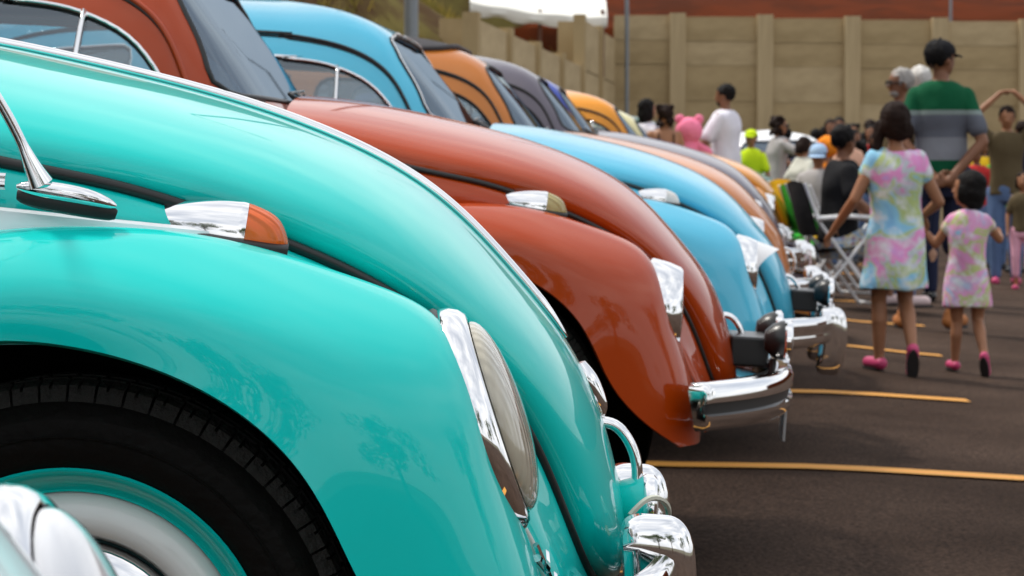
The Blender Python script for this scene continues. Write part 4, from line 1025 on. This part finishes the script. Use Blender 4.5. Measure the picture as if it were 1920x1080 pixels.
def person(label, x, y, H=1.7, rot=0, z=None, top=None, bottom=None, skin=SK_TAN, hair=HAIRB, hairstyle='short', arms=None, legs=None, headturn=0, nod=0, child=0, build=1.0, shoes=BLACK, cap_=None, glasses=False, dress=None, seat=0, topless_back=False, vox=.012, sleeve=.45, lean=0, longlegs=None, group=None, colbase=0, facehair=False, hide_low=False):
    """rot: 0 faces away from the camera (+Y), positive turns to the left. Joints in metres from the feet."""
    z = gz(x, y) if z is None else z
    root = empty('person', (x, y, z), (0, 0, rad(rot)), label, 'person', group)
    hs = H / 1.75; hd = (1 + .42 * child) ; headh = .225 * hs * hd if child else .225 * hs
    zc = H - headh * .5                 # head centre
    sh = H - headh - .055 * hs          # shoulder height
    hip = H * (.52 - .035 * child); knee = H * .275; ank = .055 * hs
    if seat: hip = seat
    off = 0
    if seat: off = seat - H * .52; zc += off; sh += off
    sw_ = .195 * hs * build * (1 - .08 * child); hw = .095 * hs * build
    L_ = lean; lx = lambda zz: L_ * max(0, zz - hip)       # lean: forward shift with height
    B = .0
    arms = arms or {}; legs = legs or {}
    # ---- body
    P = []
    r = hs * build
    P.append(loft([(hip - .09 * hs, 0, lx(hip), .12 * r, .095 * r), (hip, 0, lx(hip), .160 * r, .112 * r), (hip + .10 * hs, 0, lx(hip + .1), .145 * r, .10 * r), (hip + (sh - hip) * .45, 0, lx(hip + .25), .135 * r, .092 * r), (sh - .16 * hs, 0, lx(sh - .16), .160 * r, .108 * r), (sh - .05 * hs, 0, lx(sh), .155 * r, .095 * r), (sh + .02 * hs, 0, lx(sh), .09 * r, .07 * r), (sh + .04 * hs, 0, lx(sh), .05 * r, .05 * r)]))
    hc = np.array([0, lx(sh) + .012 * hs, zc])
    P.append(cap((0, lx(sh) - .005, sh), (0, lx(sh) + .01, zc - headh * .25), .050 * hs, .046 * hs))
    # head: local axes turned by headturn (degrees to the left)
    a = rad(headturn); f = np.array([-math.sin(a), math.cos(a), 0]); rt = np.array([math.cos(a), math.sin(a), 0]); up = np.array([0, 0, 1.])
    nn = rad(nod); f, up = f * math.cos(nn) - up * math.sin(nn), up * math.cos(nn) + f * math.sin(nn)
    h = headh
    def hp(fx, rx, ux): return tuple(hc + f * fx * h + rt * rx * h + up * ux * h)
    def orient_ell(c, rr):
        V, F = ell((0, 0, 0), (1, 1, 1)); V = np.array(V); V = np.array(c) + V[:, :1] * rt * rr[1] * h + V[:, 1:2] * f * rr[0] * h + V[:, 2:] * up * rr[2] * h; return V.tolist(), F
    P += [orient_ell(hp(-.03, 0, .10), (.42, .335, .40)), orient_ell(hp(.08, 0, -.14), (.29, .27, .33)), cap(hp(.24, 0, -.36), hp(.20, 0, -.30), .085 * h, .12 * h), orient_ell(hp(.30, .0, -.06), (.09, .20, .20)),
          cap(hp(.37, 0, .06), hp(.45, 0, -.09), .030 * h, .048 * h), cap(hp(.35, -.08, -.22), hp(.35, .08, -.22), .035 * h, .035 * h), orient_ell(hp(.30, 0, .14), (.08, .22, .05))]
    for s_ in (-1, 1): P.append(orient_ell(hp(-.04, s_ * .345, -.04), (.075, .035, .12)))
    # arms
    dfl = dict(l=[(-sw_ - .04 * hs, .0, sh - .30 * hs), (-sw_ - .03 * hs, .05, sh - .55 * hs)], r=[(sw_ + .04 * hs, .0, sh - .30 * hs), (sw_ + .03 * hs, .05, sh - .55 * hs)])
    AR = {}
    for k, s_ in (('l', -1), ('r', 1)):
        S0 = np.array((s_ * (sw_ - .045 * hs), lx(sh), sh - .042 * hs)); el, wr = [np.array(q, float) for q in arms.get(k, dfl[k])][:2]
        pn = arms.get(k + 'p', (-s_, 0, 0)); cu = arms.get(k + 'c', .35)
        AR[k] = (S0, el, wr); P.append(cap(S0, el, .050 * r, .038 * r)); P.append(cap(el, el + (wr - el) * .35, .037 * r, .037 * r)); P.append(cap(el + (wr - el) * .3, wr, .037 * r, .025 * hs))
        P += hand(wr, arms.get(k + 'd', (wr - el)), pn, s_, cu, sc=.98 * hs * (1.08 if child else 1))
    # legs
    LG = {}
    for k, s_ in (('l', -1), ('r', 1)):
        dk = [(s_ * hw, lx(hip), hip), (s_ * hw * 1.02, .02, knee), (s_ * hw, -.01, ank)]
        hp_, kn, an = [np.array(q, float) for q in legs.get(k, dk)]
        LG[k] = (hp_, kn, an)
        if not hide_low:
            P.append(cap(hp_, kn, .085 * r, .052 * r)); m_ = kn + (an - kn) * .33 + np.array([0, -.012, 0]); P.append(cap(kn, m_, .050 * r, .054 * r)); P.append(cap(m_, an, .052 * r, .033 * hs))
            fd = np.array(legs.get(k + 'f', (s_ * .1, 1, 0)), float); fd /= np.linalg.norm(fd)
            up_ = np.array((0, 0, 1.)); fl = .20 * hs
            P.append(cap(an - fd * .02 * hs + np.array([0, 0, -.012]), an + fd * fl * .62 - up_ * ank * .45, .033 * hs, .024 * hs))
    me = solid(P, vox, 3); link('body', me, skin, root)
    # eyes and brows where a face can be seen
    for s_ in (-1, 1):
        e_ = MB().sphere(hp(.315, s_ * .135, .03), .036 * h, 8, 6); link('eye', e_.mesh(), mat('eye_dark', (.03, .018, .012), rough=.2), root)
    # hair
    Hh = []
    if hairstyle != 'bald':
        Hh += [orient_ell(hp(-.08, 0, .15), (.435, .375, .41))]
        if facehair: pass
    if hairstyle == 'long':
        Hh += [orient_ell(hp(-.26, 0, -.15), (.24, .36, .42)), orient_ell(hp(-.26, 0, -.50), (.17, .32, .38)), orient_ell(hp(-.05, -.33, -.15), (.17, .10, .40)), orient_ell(hp(-.05, .33, -.15), (.17, .10, .40))]
    if hairstyle == 'bob':
        Hh += [orient_ell(hp(-.20, 0, -.10), (.30, .39, .36)), orient_ell(hp(-.22, 0, -.33), (.22, .34, .22)), orient_ell(hp(-.02, -.34, -.10), (.18, .09, .30)), orient_ell(hp(-.02, .34, -.10), (.18, .09, .30))]
    if hairstyle == 'ponytails':
        Hh += [orient_ell(hp(-.20, 0, -.02), (.29, .38, .36)), orient_ell(hp(-.16, -.40, -.30), (.14, .13, .40)), orient_ell(hp(-.20, -.44, -.62), (.11, .10, .34)), orient_ell(hp(-.22, .1, -.22), (.2, .22, .2)), orient_ell(hp(-.14, .36, -.16), (.10, .08, .22))]
    if hairstyle == 'afro': Hh += [orient_ell(hp(-.05, 0, .22), (.62, .62, .60))]
    if hairstyle == 'curly':
        rg = random.Random(5)
        for _ in range(26): 
            t, q = rg.uniform(0, 6.28), rg.uniform(-.75, .6); Hh.append(orient_ell(hp(-.16 + .34 * min(math.cos(t), .3), .34 * math.sin(t), q * .75 + .02), (.13, .13, .14)))
    if Hh:
        mh = solid(Hh, max(vox * .9, .007), 2, disp=.010 * hs, dscale=38, seed=x)
        # keep the face clear
        bm = bmesh.new(); bm.from_mesh(mh); kill = []
        for v in bm.verts:
            q = np.array(v.co) - hc; F_, U_, R_ = q @ f / h, q @ up / h, abs(q @ rt) / h
            if F_ > .16 and U_ < .24 and R_ < .36 or F_ > .02 and U_ < -.02 and R_ < .29: kill.append(v)
        bmesh.ops.delete(bm, geom=kill, context='VERTS'); bm.to_mesh(mh); bm.free(); link('hair', mh, hair, root)
    if facehair:
        link('beard', solid([orient_ell(hp(.16, 0, -.27), (.20, .235, .20))], .012, 2, disp=.006, dscale=50), hair, root)
    if glasses:
        g = MB()
        for s_ in (-1, 1):
            c = np.array(hp(.40, s_ * .15, .03)); g.tube([tuple(c + rt * .12 * h * math.cos(t) + up * .085 * h * math.sin(t)) for t in np.linspace(0, 6.28, 16, endpoint=False)], .006, 5, closed=True)
            g.tube([hp(.39, s_ * .27, .05), hp(.0, s_ * .37, .02)], .005, 5)
        g.tube([hp(.41, -.04, .04), hp(.41, .04, .04)], .005, 5); g.obj('glasses', BLACK, root)
    if cap_:
        cb = solid([orient_ell(hp(-.03, 0, .20), (.46, .40, .36))], .012, 2); bm = bmesh.new(); bm.from_mesh(cb)
        bmesh.ops.delete(bm, geom=[v for v in bm.verts if (np.array(v.co) - hc) @ up / h < .14], context='VERTS'); bm.to_mesh(cb); bm.free(); co = link('cap', cb, cap_, root)
        G = np.array([[tuple(np.array(hp(.30 + q * .34 * math.cos(t), .37 * math.sin(t), .17 - .05 * q - .05 * math.sin(t) ** 2 + dz)) ) for t in np.linspace(-1.4, 1.4, 15)] for q, dz in ((0, 0), (.5, .02), (1, 0), (1.0, -.02), (.5, -.0), (0, -.02))])
        MB().grid(G).obj('brim', cap_, co)
        MB().sphere(hp(-.03, 0, .56), .03 * h + .004, 8, 6).obj('button', cap_, co)
    # ---- clothes
    if dress:
        m_, hem, flare = dress; D = [loft([(hem, 0, .0, flare, flare * .72), (hem + .06, 0, 0, flare * .985, flare * .70), (hem + (sh - hem) * .35, 0, 0, flare * .87, flare * .62), (hem + (sh - hem) * .62, 0, .0, .155 * hs * 1.02, .125 * hs), (sh - .15 * hs, 0, 0, .175 * hs, .130 * hs), (sh - .03 * hs, 0, 0, .175 * hs, .110 * hs), (sh + .025 * hs, 0, 0, .11 * hs, .085 * hs), (sh + .035 * hs, 0, 0, .08 * hs, .07 * hs)])]
        for k in 'lr':
            S0, el, wr = AR[k]; D.append(cap(S0, S0 + (el - S0) * .30, .066 * hs, .066 * hs))
        link('dress', solid(D, vox, 4, disp=.026 * hs, dscale=9, seed=x * 3), m_, root)
    elif top is not None:
        zb = hip + .02 * hs - (0 if seat else .05 * hs); e = 1.14
        D = [loft([(zb, 0, lx(zb), .168 * r * 1.05, .128 * r), (hip + .10 * hs, 0, lx(hip + .1), .165 * r * 1.03, .125 * r), (hip + (sh - hip) * .5, 0, lx(hip + .25), .160 * r, .118 * r), (sh - .16 * hs, 0, lx(sh - .16), .176 * r, .128 * r), (sh - .05 * hs, 0, lx(sh), .180 * r, .114 * r), (sh + .018 * hs, 0, lx(sh), .122 * r, .086 * r), (sh + .038 * hs, 0, lx(sh), .064 * r, .062 * r)])]
        for k in 'lr':
            S0, el, wr = AR[k]
            if sleeve > 0: D.append(cap(S0 + np.array([0, 0, -.012]), S0 + (el - S0) * min(sleeve * 1.6, 1), .063 * r, .063 * r))
            if sleeve > .7: D.append(cap(el, wr, .055 * r, .045 * r))
        link('shirt', solid(D, vox, 3, disp=.012 * hs, dscale=10, seed=x * 2), top, root)
    if bottom is not None and not hide_low:
        m_, ln = bottom; D = [loft([(hip - .10 * hs, 0, lx(hip), .15 * r, .115 * r), (hip, 0, lx(hip), .172 * r, .124 * r), (hip + .09 * hs, 0, lx(hip + .05), .158 * r, .116 * r)])]
        for k in 'lr':
            hp_, kn, an = LG[k]
            if ln <= 1: D.append(cap(hp_, hp_ + (kn - hp_) * ln, .100 * r, .088 * r))
            else: D.append(cap(hp_, kn, .098 * r, .070 * r)); D.append(cap(kn, kn + (an - kn) * (ln - 1), .068 * r, .056 * r))
        link('trousers' if ln > 1 else 'shorts', solid(D, vox, 3, disp=.010 * hs, dscale=9, seed=x), m_, root)
    if shoes is not None and not hide_low:
        for k, s_ in (('l', -1), ('r', 1)):
            hp_, kn, an = LG[k]; fd = np.array(legs.get(k + 'f', (s_ * .1, 1, 0)), float); fd /= np.linalg.norm(fd); fl = .17 * hs; tall = .045 * hs if not isinstance(shoes, tuple) else .08 * hs
            sm = shoes[0] if isinstance(shoes, tuple) else shoes
            base = an + np.array([0, 0, -.022 * hs])
            D = [cap(base - fd * .03 * hs, base + fd * fl * .75, .042 * hs, .040 * hs), cap(base - fd * .02 * hs, base - fd * .015 * hs + (kn - an) * .10, .044 * hs, .042 * hs) if isinstance(shoes, tuple) else cap(base - fd * .03 * hs, base - fd * .02, .042 * hs, .04 * hs)]
            so_ = link('shoe', solid(D, vox * .8, 2), sm, root)
            n_ = np.cross(np.cross(fd, (0, 0, 1)), fd); n_ /= np.linalg.norm(n_); sd_ = np.cross(fd, n_)
            G = []
            for dz in (-.046 * hs, -.026 * hs):
                G.append([tuple(base + n_ * (dz) + fd * (fl * .40 + .115 * hs * math.cos(t)) + sd_ * (.040 * hs * math.sin(t))) for t in np.linspace(0, 2 * math.pi, 18, endpoint=False)])
            bb_ = MB().grid(np.array(G), close_v=True); bb_.F.append(tuple(range(18))); bb_.F.append(tuple(18 + q for q in reversed(range(18)))); bb_.obj('sole', mat('shoe_sole', (.012, .009, .009), rough=.7), so_)
    return root

def wx(px, y): return (px - 960) / 4400 * y
PINKSH = mat('pink_shoe', (.55, .05, .16), rough=.5); BOOT = mat('tan_boot', (.38, .13, .03), rough=.7); WSHOE = mat('pale_shoe', (.65, .5, .5), rough=.6)
# the two girls walking away in tie-dye
person('older girl in a knee-length blue, pink and yellow tie-dye dress walking away from the camera', wx(1678, 10.8), 10.8, H=1.245, rot=4, child=.50, skin=SK_TAN, hair=HAIRD, hairstyle='ponytails', shoes=PINKSH, vox=.0085, headturn=-12,
       dress=(TIEDYE, .39, .160), arms=dict(l=[(-.195, -.02, .80), (-.255, .14, .665)], r=[(.205, .0, .79), (.165, .13, .73)], lp=(.5, 0, -1), rp=(-1, 0, -.3), lc=.5, rc=.8, rd=(.3, .5, -.5)),
       legs=dict(l=[(-.065, 0, .60), (-.062, .05, .335), (-.058, .06, .06)], r=[(.065, 0, .60), (.062, .06, .34), (.055, -.13, .115)], rf=(.05, .35, -1), lf=(-.35, 1, 0)))
person('toddler girl in a pink and green tie-dye dress holding the older girl by the hand', wx(1815, 11.15), 11.15, H=.965, rot=-8, child=1.0, skin=SK_TAN, hair=HAIRB, hairstyle='bob', shoes=PINKSH, vox=.0075, headturn=62, nod=-6,
       dress=(TIEDYE2, .32, .116), arms=dict(l=[(-.150, .03, .615), (-.215, .06, .70)], r=[(.150, .06, .64), (.16, .18, .66)], lp=(1, 0, 0), rp=(-1, 0, 0), lc=.7, rc=.6, ld=(-.3, .2, 1)),
       legs=dict(l=[(-.05, 0, .45), (-.048, .03, .25), (-.055, .05, .05)], r=[(.05, 0, .45), (.05, .04, .255), (.075, -.12, .09)], rf=(.15, .45, -1), lf=(-.3, 1, 0)))
hc_ = MB().tube([(-.03, 0, 0), (.0, -.008, .006), (.03, 0, 0)], .006, 6)
# man in the polo
person('man in green and grey polo shirt and black cap, hands behind his back', wx(1762, 14.3), 14.3, H=1.765, rot=-6, skin=SK_BROWN, hair=HAIRB, hairstyle='short', cap_=BLACKF, headturn=-52, top=POLO, bottom=(NAVYF, .92), shoes=(BOOT,), build=.97, vox=.010,
       arms=dict(l=[(-.235, -.07, 1.16), (-.05, -.17, .94)], r=[(.245, -.09, 1.15), (.03, -.20, .91)], lp=(0, -1, 0), rp=(0, -1, 0), lc=.5, rc=.8, rd=(-1, -.1, -.1), ld=(1, 0, -.3)),
       legs=dict(l=[(-.11, 0, .93), (-.16, .03, .50), (-.22, .06, .08)], r=[(.11, 0, .93), (.10, .02, .50), (.07, -.02, .085)], rf=(.7, 1, 0)))
person('grey-haired older man with glasses looking left behind the man in the polo shirt', wx(1688, 17.2), 17.2, H=1.72, rot=120, skin=SK_BROWN, hair=HAIRG, hairstyle='short', glasses=True, top=BROWNF, bottom=(DENIM, 1.9), headturn=-20, facehair=True)
person('white-haired person facing away just behind the older man with glasses', wx(1722, 17.9), 17.9, H=1.78, rot=10, skin=SK_LIGHT, hair=mat('white_hair', (.62, .60, .57), rough=.7, bump=(50, 1)), hairstyle='short', top=WHITEF, bottom=(NAVYF, 1.9))
person('woman in a brown T-shirt with both arms raised above her head at the right edge', wx(1886, 22.0), 22.0, H=1.66, rot=172, skin=SK_TAN, hair=HAIRD, hairstyle='short', top=BROWNF, bottom=(DENIM, 1.9), shoes=PINKSH,
       arms=dict(l=[(-.33, .06, 1.55), (-.06, .02, 1.80)], r=[(.33, .06, 1.55), (.06, .02, 1.79)], ld=(1, 0, .1), rd=(-1, 0, .1), lp=(0, 0, -1), rp=(0, 0, -1)), nod=8)
person('child in pink shorts walking in front of the woman with raised arms', wx(1918, 21.0), 21.0, H=1.05, rot=160, child=.6, skin=SK_TAN, hair=HAIRD, hairstyle='bob', top=BROWNF, bottom=(fabric('pale_pink', (.75, .38, .50)), 1.6), shoes=PINKSH)
# behind the cars
person('man in a white T-shirt with dark hair and beard standing behind the cars', wx(1360, 21.6), 21.6, H=1.67, z=.21, rot=62, skin=SK_BROWN, hair=HAIRB, hairstyle='short', facehair=True, top=WHITEF, bottom=(DENIM, 1.9), build=1.12, arms=dict(r=[(.27, .10, 1.12), (.05, .34, 1.05)], l=[(-.27, .1, 1.12), (-.1, .36, 1.1)]))
person('woman with long dark hair and a white top behind the cream car', wx(1212, 21.5), 21.5, H=1.52, z=.22, rot=-60, skin=SK_TAN, hair=HAIRB, hairstyle='long', top=WHITEF, bottom=(DENIM, 1.9))
person('bare-shouldered woman in a black strap top with pinned-up dark hair behind the cream car', wx(1245, 21.0), 21.0, H=1.45, z=.22, rot=10, skin=SK_TAN, hair=HAIRD, hairstyle='curly', top=None, dress=None, bottom=(BLACKF, 1.9))
t_ = bpy.data.objects[[o.name for o in COL.objects if o.get('label', '').startswith('bare-shouldered')][0]]
sh_ = 1.45 - .225 * 1.45 / 1.75 - .055 * 1.45 / 1.75; hs_ = 1.45 / 1.75
mt = solid([loft([(.70, 0, 0, .150, .11), (.85, 0, 0, .135, .10), (sh_ - .20, 0, 0, .150, .108), (sh_ - .17, 0, 0, .150, .108)])], .012, 2, disp=.008); link('top', mt, BLACKF, t_)
for s_ in (-1, 1): MB().tube([(s_ * .06, -.098, sh_ - .18), (s_ * .07, -.085, sh_ - .05), (s_ * .07, .0, sh_ + .035), (s_ * .06, .09, sh_ - .16)], .007, 6).obj('strap', BLACKF, t_)
# pink plush held up between them
pk = empty('plush_toy', (wx(1292, 21.2), 21.2, 1.05), label='bright pink plush toy held up beside the man in white', cat='plush toy')
link('body', solid([ell((0, 0, .40), (.125, .12, .12)), ell((-.02, 0, .20), (.10, .09, .13)), cap((-.06, 0, .10), (-.05, -.02, -.18), .05, .045), cap((.04, 0, .10), (.05, -.03, -.15), .05, .045), cap((.08, 0, .26), (.17, -.04, .20), .04, .04), cap((-.08, 0, .26), (-.13, -.04, .14), .04, .04)], .012, 3, disp=.008, dscale=20), PINKF, pk)
for s_ in (-1, 1): MB().sphere((s_ * .085, 0, .50), (.045, .03, .045)).obj('ear', PINKF, pk)
person('woman with curly dark hair and glasses in a light grey T-shirt leaning over a car', wx(1450, 23.6), 23.6, H=1.45, z=.2, rot=-72, lean=.12, skin=SK_TAN, hair=HAIRD, hairstyle='curly', glasses=True, top=GREYF, bottom=(BLACKF, 1.9), arms=dict(r=[(.24, .16, 1.08), (.18, .34, .86)], l=[(-.24, .16, 1.08), (-.18, .36, .88)]))
person('person in a lime yellow cap behind the hoods beside the man in the white T-shirt', wx(1408, 23.0), 23.0, H=1.30, z=.2, rot=150, skin=SK_TAN, cap_=LIME, top=LIME, bottom=(GREYF, 1.9))
person('seated man in a light blue cap and grey T-shirt facing the camera', wx(1534, 21.0), 21.0, H=1.60, rot=165, seat=.42, skin=SK_BROWN, cap_=BLUEF, top=GREYF, bottom=(NAVYF, .9), nod=16, legs=dict(l=[(-.1, 0, .46), (-.14, .40, .46), (-.14, .42, .07)], r=[(.1, 0, .46), (.14, .40, .46), (.14, .42, .07)]))
person('person with a big round mass of bright orange hair above the light blue cap', wx(1551, 23.0), 23.0, H=1.24, z=.15, rot=0, skin=SK_TAN, hair=ORANGEF, hairstyle='afro', top=ORANGEF, bottom=(DENIM, 1.9), child=.4)
person('woman with dark hair bending forward beside the white car', wx(1492, 21.8), 21.8, H=1.30, z=.1, rot=-60, lean=.2, skin=SK_TAN, hair=HAIRD, hairstyle='bob', top=fabric('pale_stone', (.60, .60, .52)), bottom=(DENIM, 1.9), nod=25)
# seated man in black with floral shorts, on a white folding chair
sx_, sy_ = wx(1570, 16.2), 16.2
person('seated man in a black T-shirt and floral shorts on a white folding chair', sx_, sy_, H=1.70, rot=-82, seat=.44, skin=SK_BROWN, hair=HAIRB, hairstyle='short', top=BLACKF, bottom=(FLORAL, .95), shoes=WSHOE, build=1.1, vox=.010, headturn=30, lean=.06,
       legs=dict(l=[(-.1, 0, .44), (-.12, .40, .46), (-.10, .40, .07)], r=[(.1, 0, .44), (.12, .40, .46), (.14, .46, .07)]), arms=dict(l=[(-.25, .05, .74), (-.16, .27, .60)], r=[(.25, .05, .74), (.16, .27, .60)]))
WTUBE = mat('white_tube', (.75, .75, .76), rough=.35)
def folding_chair(x, y, rot, cloth, label, hback=.86, seatz=.42):
    e = empty('folding_chair', (x, y, gz(x, y)), (0, 0, rad(rot)), label, 'folding chair', 'folding chairs beside the hoods')
    for s_ in (-1, 1):
        MB().tube([(s_ * .25, .24, .01), (s_ * .25, -.20, .60), (s_ * .25, -.30, hback)], .013, 8).obj('frame', WTUBE, e)
        MB().tube([(s_ * .25, -.26, .01), (s_ * .25, .22, .60)], .013, 8).obj('leg', WTUBE, e)
        MB().tube([(s_ * .26, -.22, .62), (s_ * .26, .0, .635), (s_ * .26, .24, .62)], .018, 8, flat=1.6).obj('armrest', WTUBE, e)
    MB().tube([(-.25, -.27, .03), (.25, -.27, .03)], .011, 8).tube([(-.25, .24, .03), (.25, .24, .03)], .011, 8)
    for y_, z_ in ((-.27, .03), (.24, .03)): MB().tube([(-.25, y_, z_), (.25, y_, z_)], .011, 8).obj('stretcher', WTUBE, e)
    MB().grid(surf([[(-.245, .22, seatz + .03), (0, .22, seatz), (.245, .22, seatz + .03)], [(-.245, 0, seatz), (0, 0, seatz - .05), (.245, 0, seatz)], [(-.245, -.18, seatz), (0, -.18, seatz - .03), (.245, -.18, seatz)]], 10, 10)).obj('seat', cloth, e)
    MB().grid(surf([[(-.245, -.20, .50), (0, -.24, .50), (.245, -.20, .50)], [(-.245, -.25, .68), (0, -.30, .68), (.245, -.25, .68)], [(-.235, -.30, hback), (0, -.32, hback + .02), (.235, -.30, hback)]], 12, 10)).obj('backrest', cloth, e)
    return e
folding_chair(sx_, sy_, -82, BLACKF, 'white tube folding chair carrying the seated man in black')
folding_chair(wx(1556, 17.6), 17.6, -70, GREENF, 'empty folding chair with bright green fabric beside the car noses', hback=.84)
folding_chair(wx(1530, 18.8), 18.8, -70, YELF, 'empty folding chair with yellow fabric behind the green one', hback=.86)
# people further off
for px_, y_, H_, rot_, hs_, tp, lb in ((1572, 29.5, 1.66, 170, 'short', REDF, 'dark-haired man in a red shirt tallest in the far crowd'), (1546, 30.5, 1.56, 20, 'short', BLACKF, 'man in a black shirt facing away in the far crowd'), (1602, 29, 1.50, 200, 'bob', PEACH, 'woman in a peach top in the far crowd'),
        (1520, 31, 1.42, 150, 'short', GREYF, 'person in a grey shirt in the far crowd beside the white car'), (1478, 31.5, 1.42, 190, 'bob', NAVYF, 'woman in a navy top above the white car roof'), (1632, 28, 1.55, 160, 'long', REDF, 'woman with long hair in a red top next to the older girl'),
        (1842, 27, 1.45, 170, 'short', YELF, 'person in a yellow shirt between the polo man and the raised-arm woman'), (1650, 30, 1.50, 180, 'short', BROWNF, 'person in a brown shirt half behind the older girl'), (1500, 33, 1.36, 10, 'bob', WHITEF, 'short-haired person in white at the back of the far crowd'),
        (1440, 33.5, 1.38, 160, 'short', BLACKF, 'person in black at the left end of the far crowd'), (1462, 30.2, 1.34, 30, 'bob', REDF, 'woman in red facing away above the white car roof'), (1535, 27.5, 1.30, 175, 'bob', BLACKF, 'low dark-haired person in black right of the white car'),
        (1560, 32.5, 1.52, 200, 'long', NAVYF, 'long-haired woman in navy deep in the far crowd'), (1585, 27, 1.36, 150, 'short', BLACKF, 'person in black with arms down under the red-shirted man'), (1617, 31.5, 1.52, 15, 'short', NAVYF, 'short-haired man in navy facing away left of the older girl'), (1640, 25.5, 1.40, 190, 'bob', BLACKF, 'woman in black just left of the older girl\'s head'),
        (1612, 25.8, 1.32, 30, 'curly', BROWNF, 'curly-haired person in brown facing away near the older girl'), (1850, 29.5, 1.55, 10, 'long', BLACKF, 'long-haired woman in black facing away right of the polo man'), (1830, 24.5, 1.30, 160, 'short', REDF, 'person in red with a low stance right of the polo man'), (1868, 26, 1.35, 190, 'bob', GREENF, 'person in green behind the raised-arm woman'), (1915, 25, 1.62, 20, 'short', NAVYF, 'tall man in navy facing away at the right edge'),
        (1472, 27.2, 1.44, 20, 'short', BLACKF, 'dark-haired man in black facing away in front of the white car'), (1500, 25.2, 1.28, 170, 'short', NAVYF, 'person in navy low behind the woman bending forward'), (1556, 28.4, 1.60, 185, 'bob', BROWNF, 'woman in brown taller than her neighbours above the orange hair'), (1598, 30.8, 1.62, 165, 'curly', BLACKF, 'curly-haired man in black at the back near the older girl'),
        (1630, 29.8, 1.66, 20, 'short', BLACKF, 'tallest man in black facing away left of the older girl'), (1528, 29.6, 1.50, 15, 'short', REDF, 'man in red facing away behind the light blue cap'), (1860, 31, 1.62, 170, 'short', BLACKF, 'tall person in black far behind the raised-arm woman'), (1838, 30.5, 1.42, 20, 'curly', NAVYF, 'curly-haired person in navy right beside the polo man'),
        (1590, 24.5, 1.42, 25, 'short', PEACH, 'bare-armed person facing away behind the seated man in black'), (1905, 32, 1.45, 175, 'short', LIME, 'person in a lime shirt at the far right')):
    person(lb, wx(px_, y_), y_, H=H_, rot=rot_, hairstyle=hs_, top=tp, bottom=(DENIM, 1.9), skin=random.choice((SK_TAN, SK_BROWN)), hair=random.choice((HAIRD, HAIRB)), vox=.016, group='people in the far crowd')
wc = beetle((wx(1497, 27.5), 27.5, gz(wx(1497, 27.5), 27.5)), WHITEP, 'white rounded saloon parked facing the camera in the far crowd', (), yaw=-80, group=None)

for k, (x, y, h, r, lb) in enumerate(((-6.2, 10.5, 8.5, 2.6, 'leafy tree on the bank directly behind the apricot car'), (-8.5, 15.5, 9, 3.0, 'taller leafy tree further along the bank'), (-7.5, 4.5, 8, 2.6, 'leafy tree on the bank behind the turquoise car'))):
    tree(x, y, h, r, lb, 20 + k); t_ = [o for o in COL.objects if o.get('label') == lb][0]; t_.location.z = bank(swx(y) - .1 - x, y)[2]; t_['group'] = 'trees on the bank'
